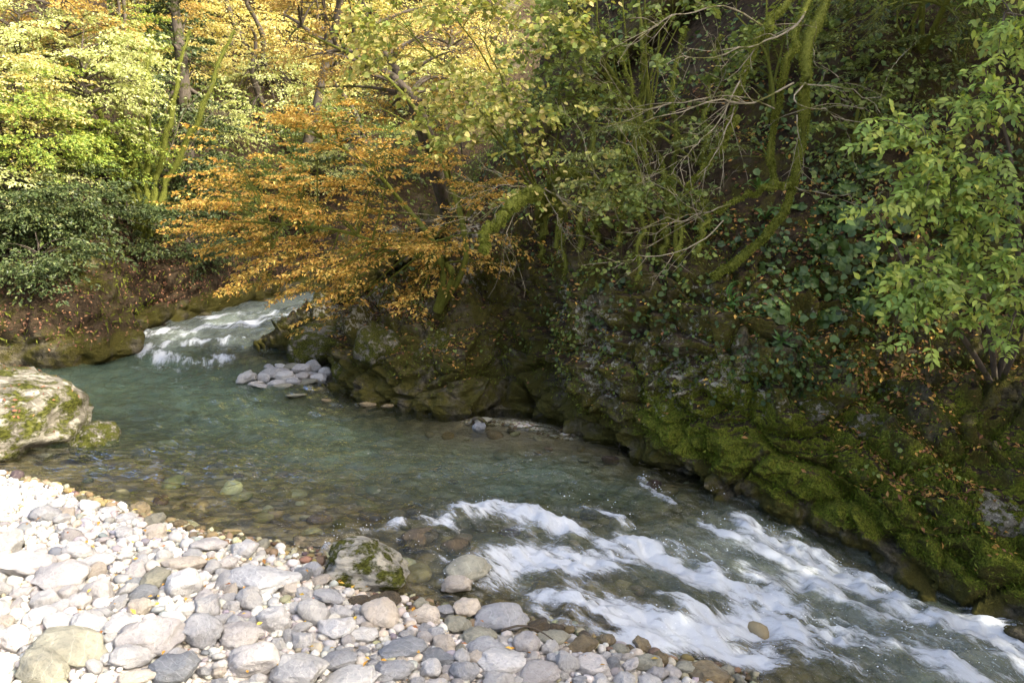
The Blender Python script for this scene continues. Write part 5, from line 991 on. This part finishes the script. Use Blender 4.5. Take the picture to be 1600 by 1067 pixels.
for k, (px, py, lab) in enumerate([(30, 330, 'dark glossy bush hanging over the far cliff'), (110, 310, 'blue-green dark bush in the middle of the far cliff top'), (200, 340, 'dark bush at the corner above the narrows'), (60, 400, 'drooping dark bush low on the far cliff'), (250, 290, 'dark ivy clad bush at the foot of the bare stems')]):
    stree('evergreen_bush', lab, px, py, .7, (1.1, .7, .7), 30, .07, 'dark', 730 + k, cat='shrub', leafmat='gloss_leaf', nl=42, r0=.04, sl=.6)
gtree('evergreen_bush', 'ivy dark bush filling the bank behind the narrows', -7.6, 18.6, 3.2, (1.2, 1.2, 1.5), 30, .7, 28, .09, 'dark', 307, cat='shrub', leafmat='gloss_leaf', r0=.05)
gtree('evergreen_bush', 'low dark bush on the far bank behind the orange tree', -4.6, 24.4, 2.6, (2.2, 1, 1.2), 30, .8, 26, .11, 'dark', 308, cat='shrub', leafmat='gloss_leaf', r0=.05)
gtree('evergreen_bush', 'deep green bush beside the low dark bush on the far bank', -1.2, 25.6, 3.0, (2.2, 1, 1.5), 30, .8, 26, .11, 'green', 309, cat='shrub', r0=.05)
gtree('orange_bush', 'small orange sprig of a bush at the shaded cliff top', -10.6, 13.9, 2.7, (.6, .5, .4), 9, .5, 20, .075, 'orange', 311, cat='shrub', r0=.03, twig=True)
# bare mossy many stemmed tree at the narrows
b = np.array([-7.9, 17.2, drop(-7.9, 17.2)])
bough('mossy_tree', 'bare many stemmed mossy tree on the bank behind the narrows', 'tree', [([b - UP * .2, b + (dx * .4, 0, 1.2), b + (dx, -.2, 2.6), b + (dx * 1.5, -.2, 4.2)], .09, .02) for dx in (-1.2, -.6, -.15, .4, .9, 1.5)], 120,
      [([b + (dx * .5, 0, 1.6), b + (dx, -.3, 2.6), b + (dx * 1.6, -.5, 3.2)], .014, 8) for dx in (-1.5, -.7, .5, 1.2, 1.8)], fr=200, ln=.05, pal='moss', base=b)
gtree('mossy_ivy_trunk', 'ivy wrapped dark trunk rising beside the bare mossy tree', -7.6, 19.0, 7.5, (.7, .7, 3.0), 40, .5, 24, .09, 'dark', 312, r0=.2, leafmat='gloss_leaf', cz=.5)
gtree('sunlit_tree', 'leaning grey limbed tree with thin gold leaves over the far bank', -6.4, 24.5, 9, (2.4, 2, 2.6), 34, 1.1, 18, .14, 'gold', 313, lean=(3, -1), r0=.16, cz=.85)
# far slope: each tree stands on the slope, its crown where the gorge shows it
def ctree(label, px, py, y, crown, n, size, pal, seed, group=None, sl=1.2, nl=22, r0=.12, lean=0.0):
    c = at(px, py, y); b = np.array([c[0] - lean, y + .6, drop(c[0] - lean, y + .6)]); rr = np.random.default_rng(seed); top = np.array([c[0], y, max(c[2] + crown[2] * .7, b[2] + 2.5)])
    return grow('slope_tree', label, 'tree', b, [[b - UP * .3, b * .6 + top * .4 + rr.normal(0, .15, 3), b * .3 + top * .7 + rr.normal(0, .2, 3), top]], r0, ell(c, crown, n, rr, .3), 6, sl, nl, size, pal, seed, group, wid=.5, droop=.22, flat=.7, side=3, rt=.002, outward=.4, start=.15, twig=False)
WORD = {'gold': 'golden', 'lime': 'yellow-green', 'orange': 'orange', 'green': 'dull green', 'rust': 'rust brown'}
for k, (px, py, y, pal) in enumerate([(60, 60, 25, 'lime'), (150, 130, 24, 'lime'), (20, 180, 23, 'lime'), (250, 40, 27, 'gold'), (330, 110, 28, 'gold'), (420, 60, 30, 'gold'), (420, 170, 27, 'lime'), (500, 110, 29, 'gold'), (330, -10, 30, 'gold'), (480, 0, 32, 'gold'),
        (560, 40, 31, 'gold'), (250, 170, 26, 'gold'), (120, -10, 28, 'lime'), (520, 220, 26, 'green'), (400, 250, 25.5, 'green'), (620, 130, 28, 'lime'), (300, 260, 25, 'green'), (-40, 90, 26, 'lime'), (700, 60, 28, 'gold'), (600, -30, 34, 'lime'), (200, -30, 32, 'gold'), (420, -40, 36, 'gold'), (60, -60, 32, 'lime'), (330, 60, 36, 'gold'), (480, 60, 38, 'gold'), (180, 60, 34, 'lime')]):
    band = 'at the foot of' if y < 26 else ('low on' if y < 29 else ('halfway up' if y < 33 else 'high on'))
    ctree(f'{WORD[pal]} leaved tree {band} the sunlit far slope', px, py, y, (2.2 * y / 27, 1.8, 1.7 * y / 27), 36, .092 * y / 26, pal, 400 + k, f'{WORD[pal]} trees {band} the far slope', lean=random.uniform(-1, 1), nl=36)
# mostly unseen trees added to shade river and bank and dapple the bar
for i, (x, y, hgt, cr, pal) in enumerate([(9.6, 4.0, 12, 2.4, 'green'), (9.8, 1.9, 10.6, 1.9, 'hazel'), (9.8, -.1, 9.5, 1.9, 'green'), (12.5, -1.6, 13.5, 1.7, 'hazel'), (12, 5.6, 11.5, 2.4, 'hazel'), (12.4, 2.9, 15, 2.4, 'hazel'), (9.8, -2.8, 11.8, 2.0, 'green'), (9.7, -5.0, 12, 2.2, 'hazel'), (8.5, 5.6, 8, 2.6, 'green'), (10.5, 8, 5.5, 3, 'hazel'), (9.5, 11, 6, 3, 'hazel'), (7.5, 13.5, 6, 2.8, 'hazel'), (5.0, 15.5, 5.5, 2.6, 'lime'), (12.5, 11, 6.5, 3.2, 'hazel'), (3.0, 17.5, 5, 2.4, 'gold'), (9, 15.5, 6, 3, 'gold')]):
    word = {'green': 'green', 'hazel': 'olive yellow', 'lime': 'yellow-green', 'gold': 'golden'}[pal]
    gtree('shade_tree', f'{word} tree added on the hill above the cliff to cast shade', x, y, hgt, (cr, cr, hgt * .36), 44, 1.1, 20, .18, pal, 500 + i, f'{word} trees added on the hill for shade', r0=.13)

# ------------------------------------------------------------------ spray thrown up by the rapid
OV = np.array([(1, 0, 0), (-1, 0, 0), (0, 1, 0), (0, -1, 0), (0, 0, 1), (0, 0, -1)], float); OF = np.array([(0, 2, 4), (2, 1, 4), (1, 3, 4), (3, 0, 4), (2, 0, 5), (1, 2, 5), (3, 1, 5), (0, 3, 5)])
r = np.random.default_rng(31); SPp = []
for pl, wd, it in FO[:18]:
    q = np.array([wp(*pp)[:2] for pp in pl]); n_ = int(45 * it * np.linalg.norm(np.diff(q, axis=0), axis=1).sum()); i_ = r.integers(0, len(q) - 1, n_); f_ = r.random((n_, 1)); xy = q[i_] * (1 - f_) + q[i_ + 1] * f_ + r.normal(0, wd * .28, (n_, 2))
    SPp.append(np.concatenate([xy, (level(xy[:, 0], xy[:, 1]) + .07 + np.abs(r.normal(0, .04, n_)))[:, None]], 1))
SPp = np.concatenate(SPp); sz_ = 0.002 + .004 * r.random(len(SPp)) ** 2; V = (SPp[:, None] + OV[None] * sz_[:, None, None] * np.array([1.6, 1, 1])).reshape(-1, 3); F = ((np.arange(len(SPp)) * 6)[:, None, None] + OF[None]).reshape(-1, 3)
m, nt_ = mat('spray'); b_ = NB(nt_); b_.out(b_.principled((.72, .75, .77), .3, None, .5)); link('spray', mesh_np('spray', V, [F], True, None, [m]), kind='stuff', label='white droplets of spray above the rapid')
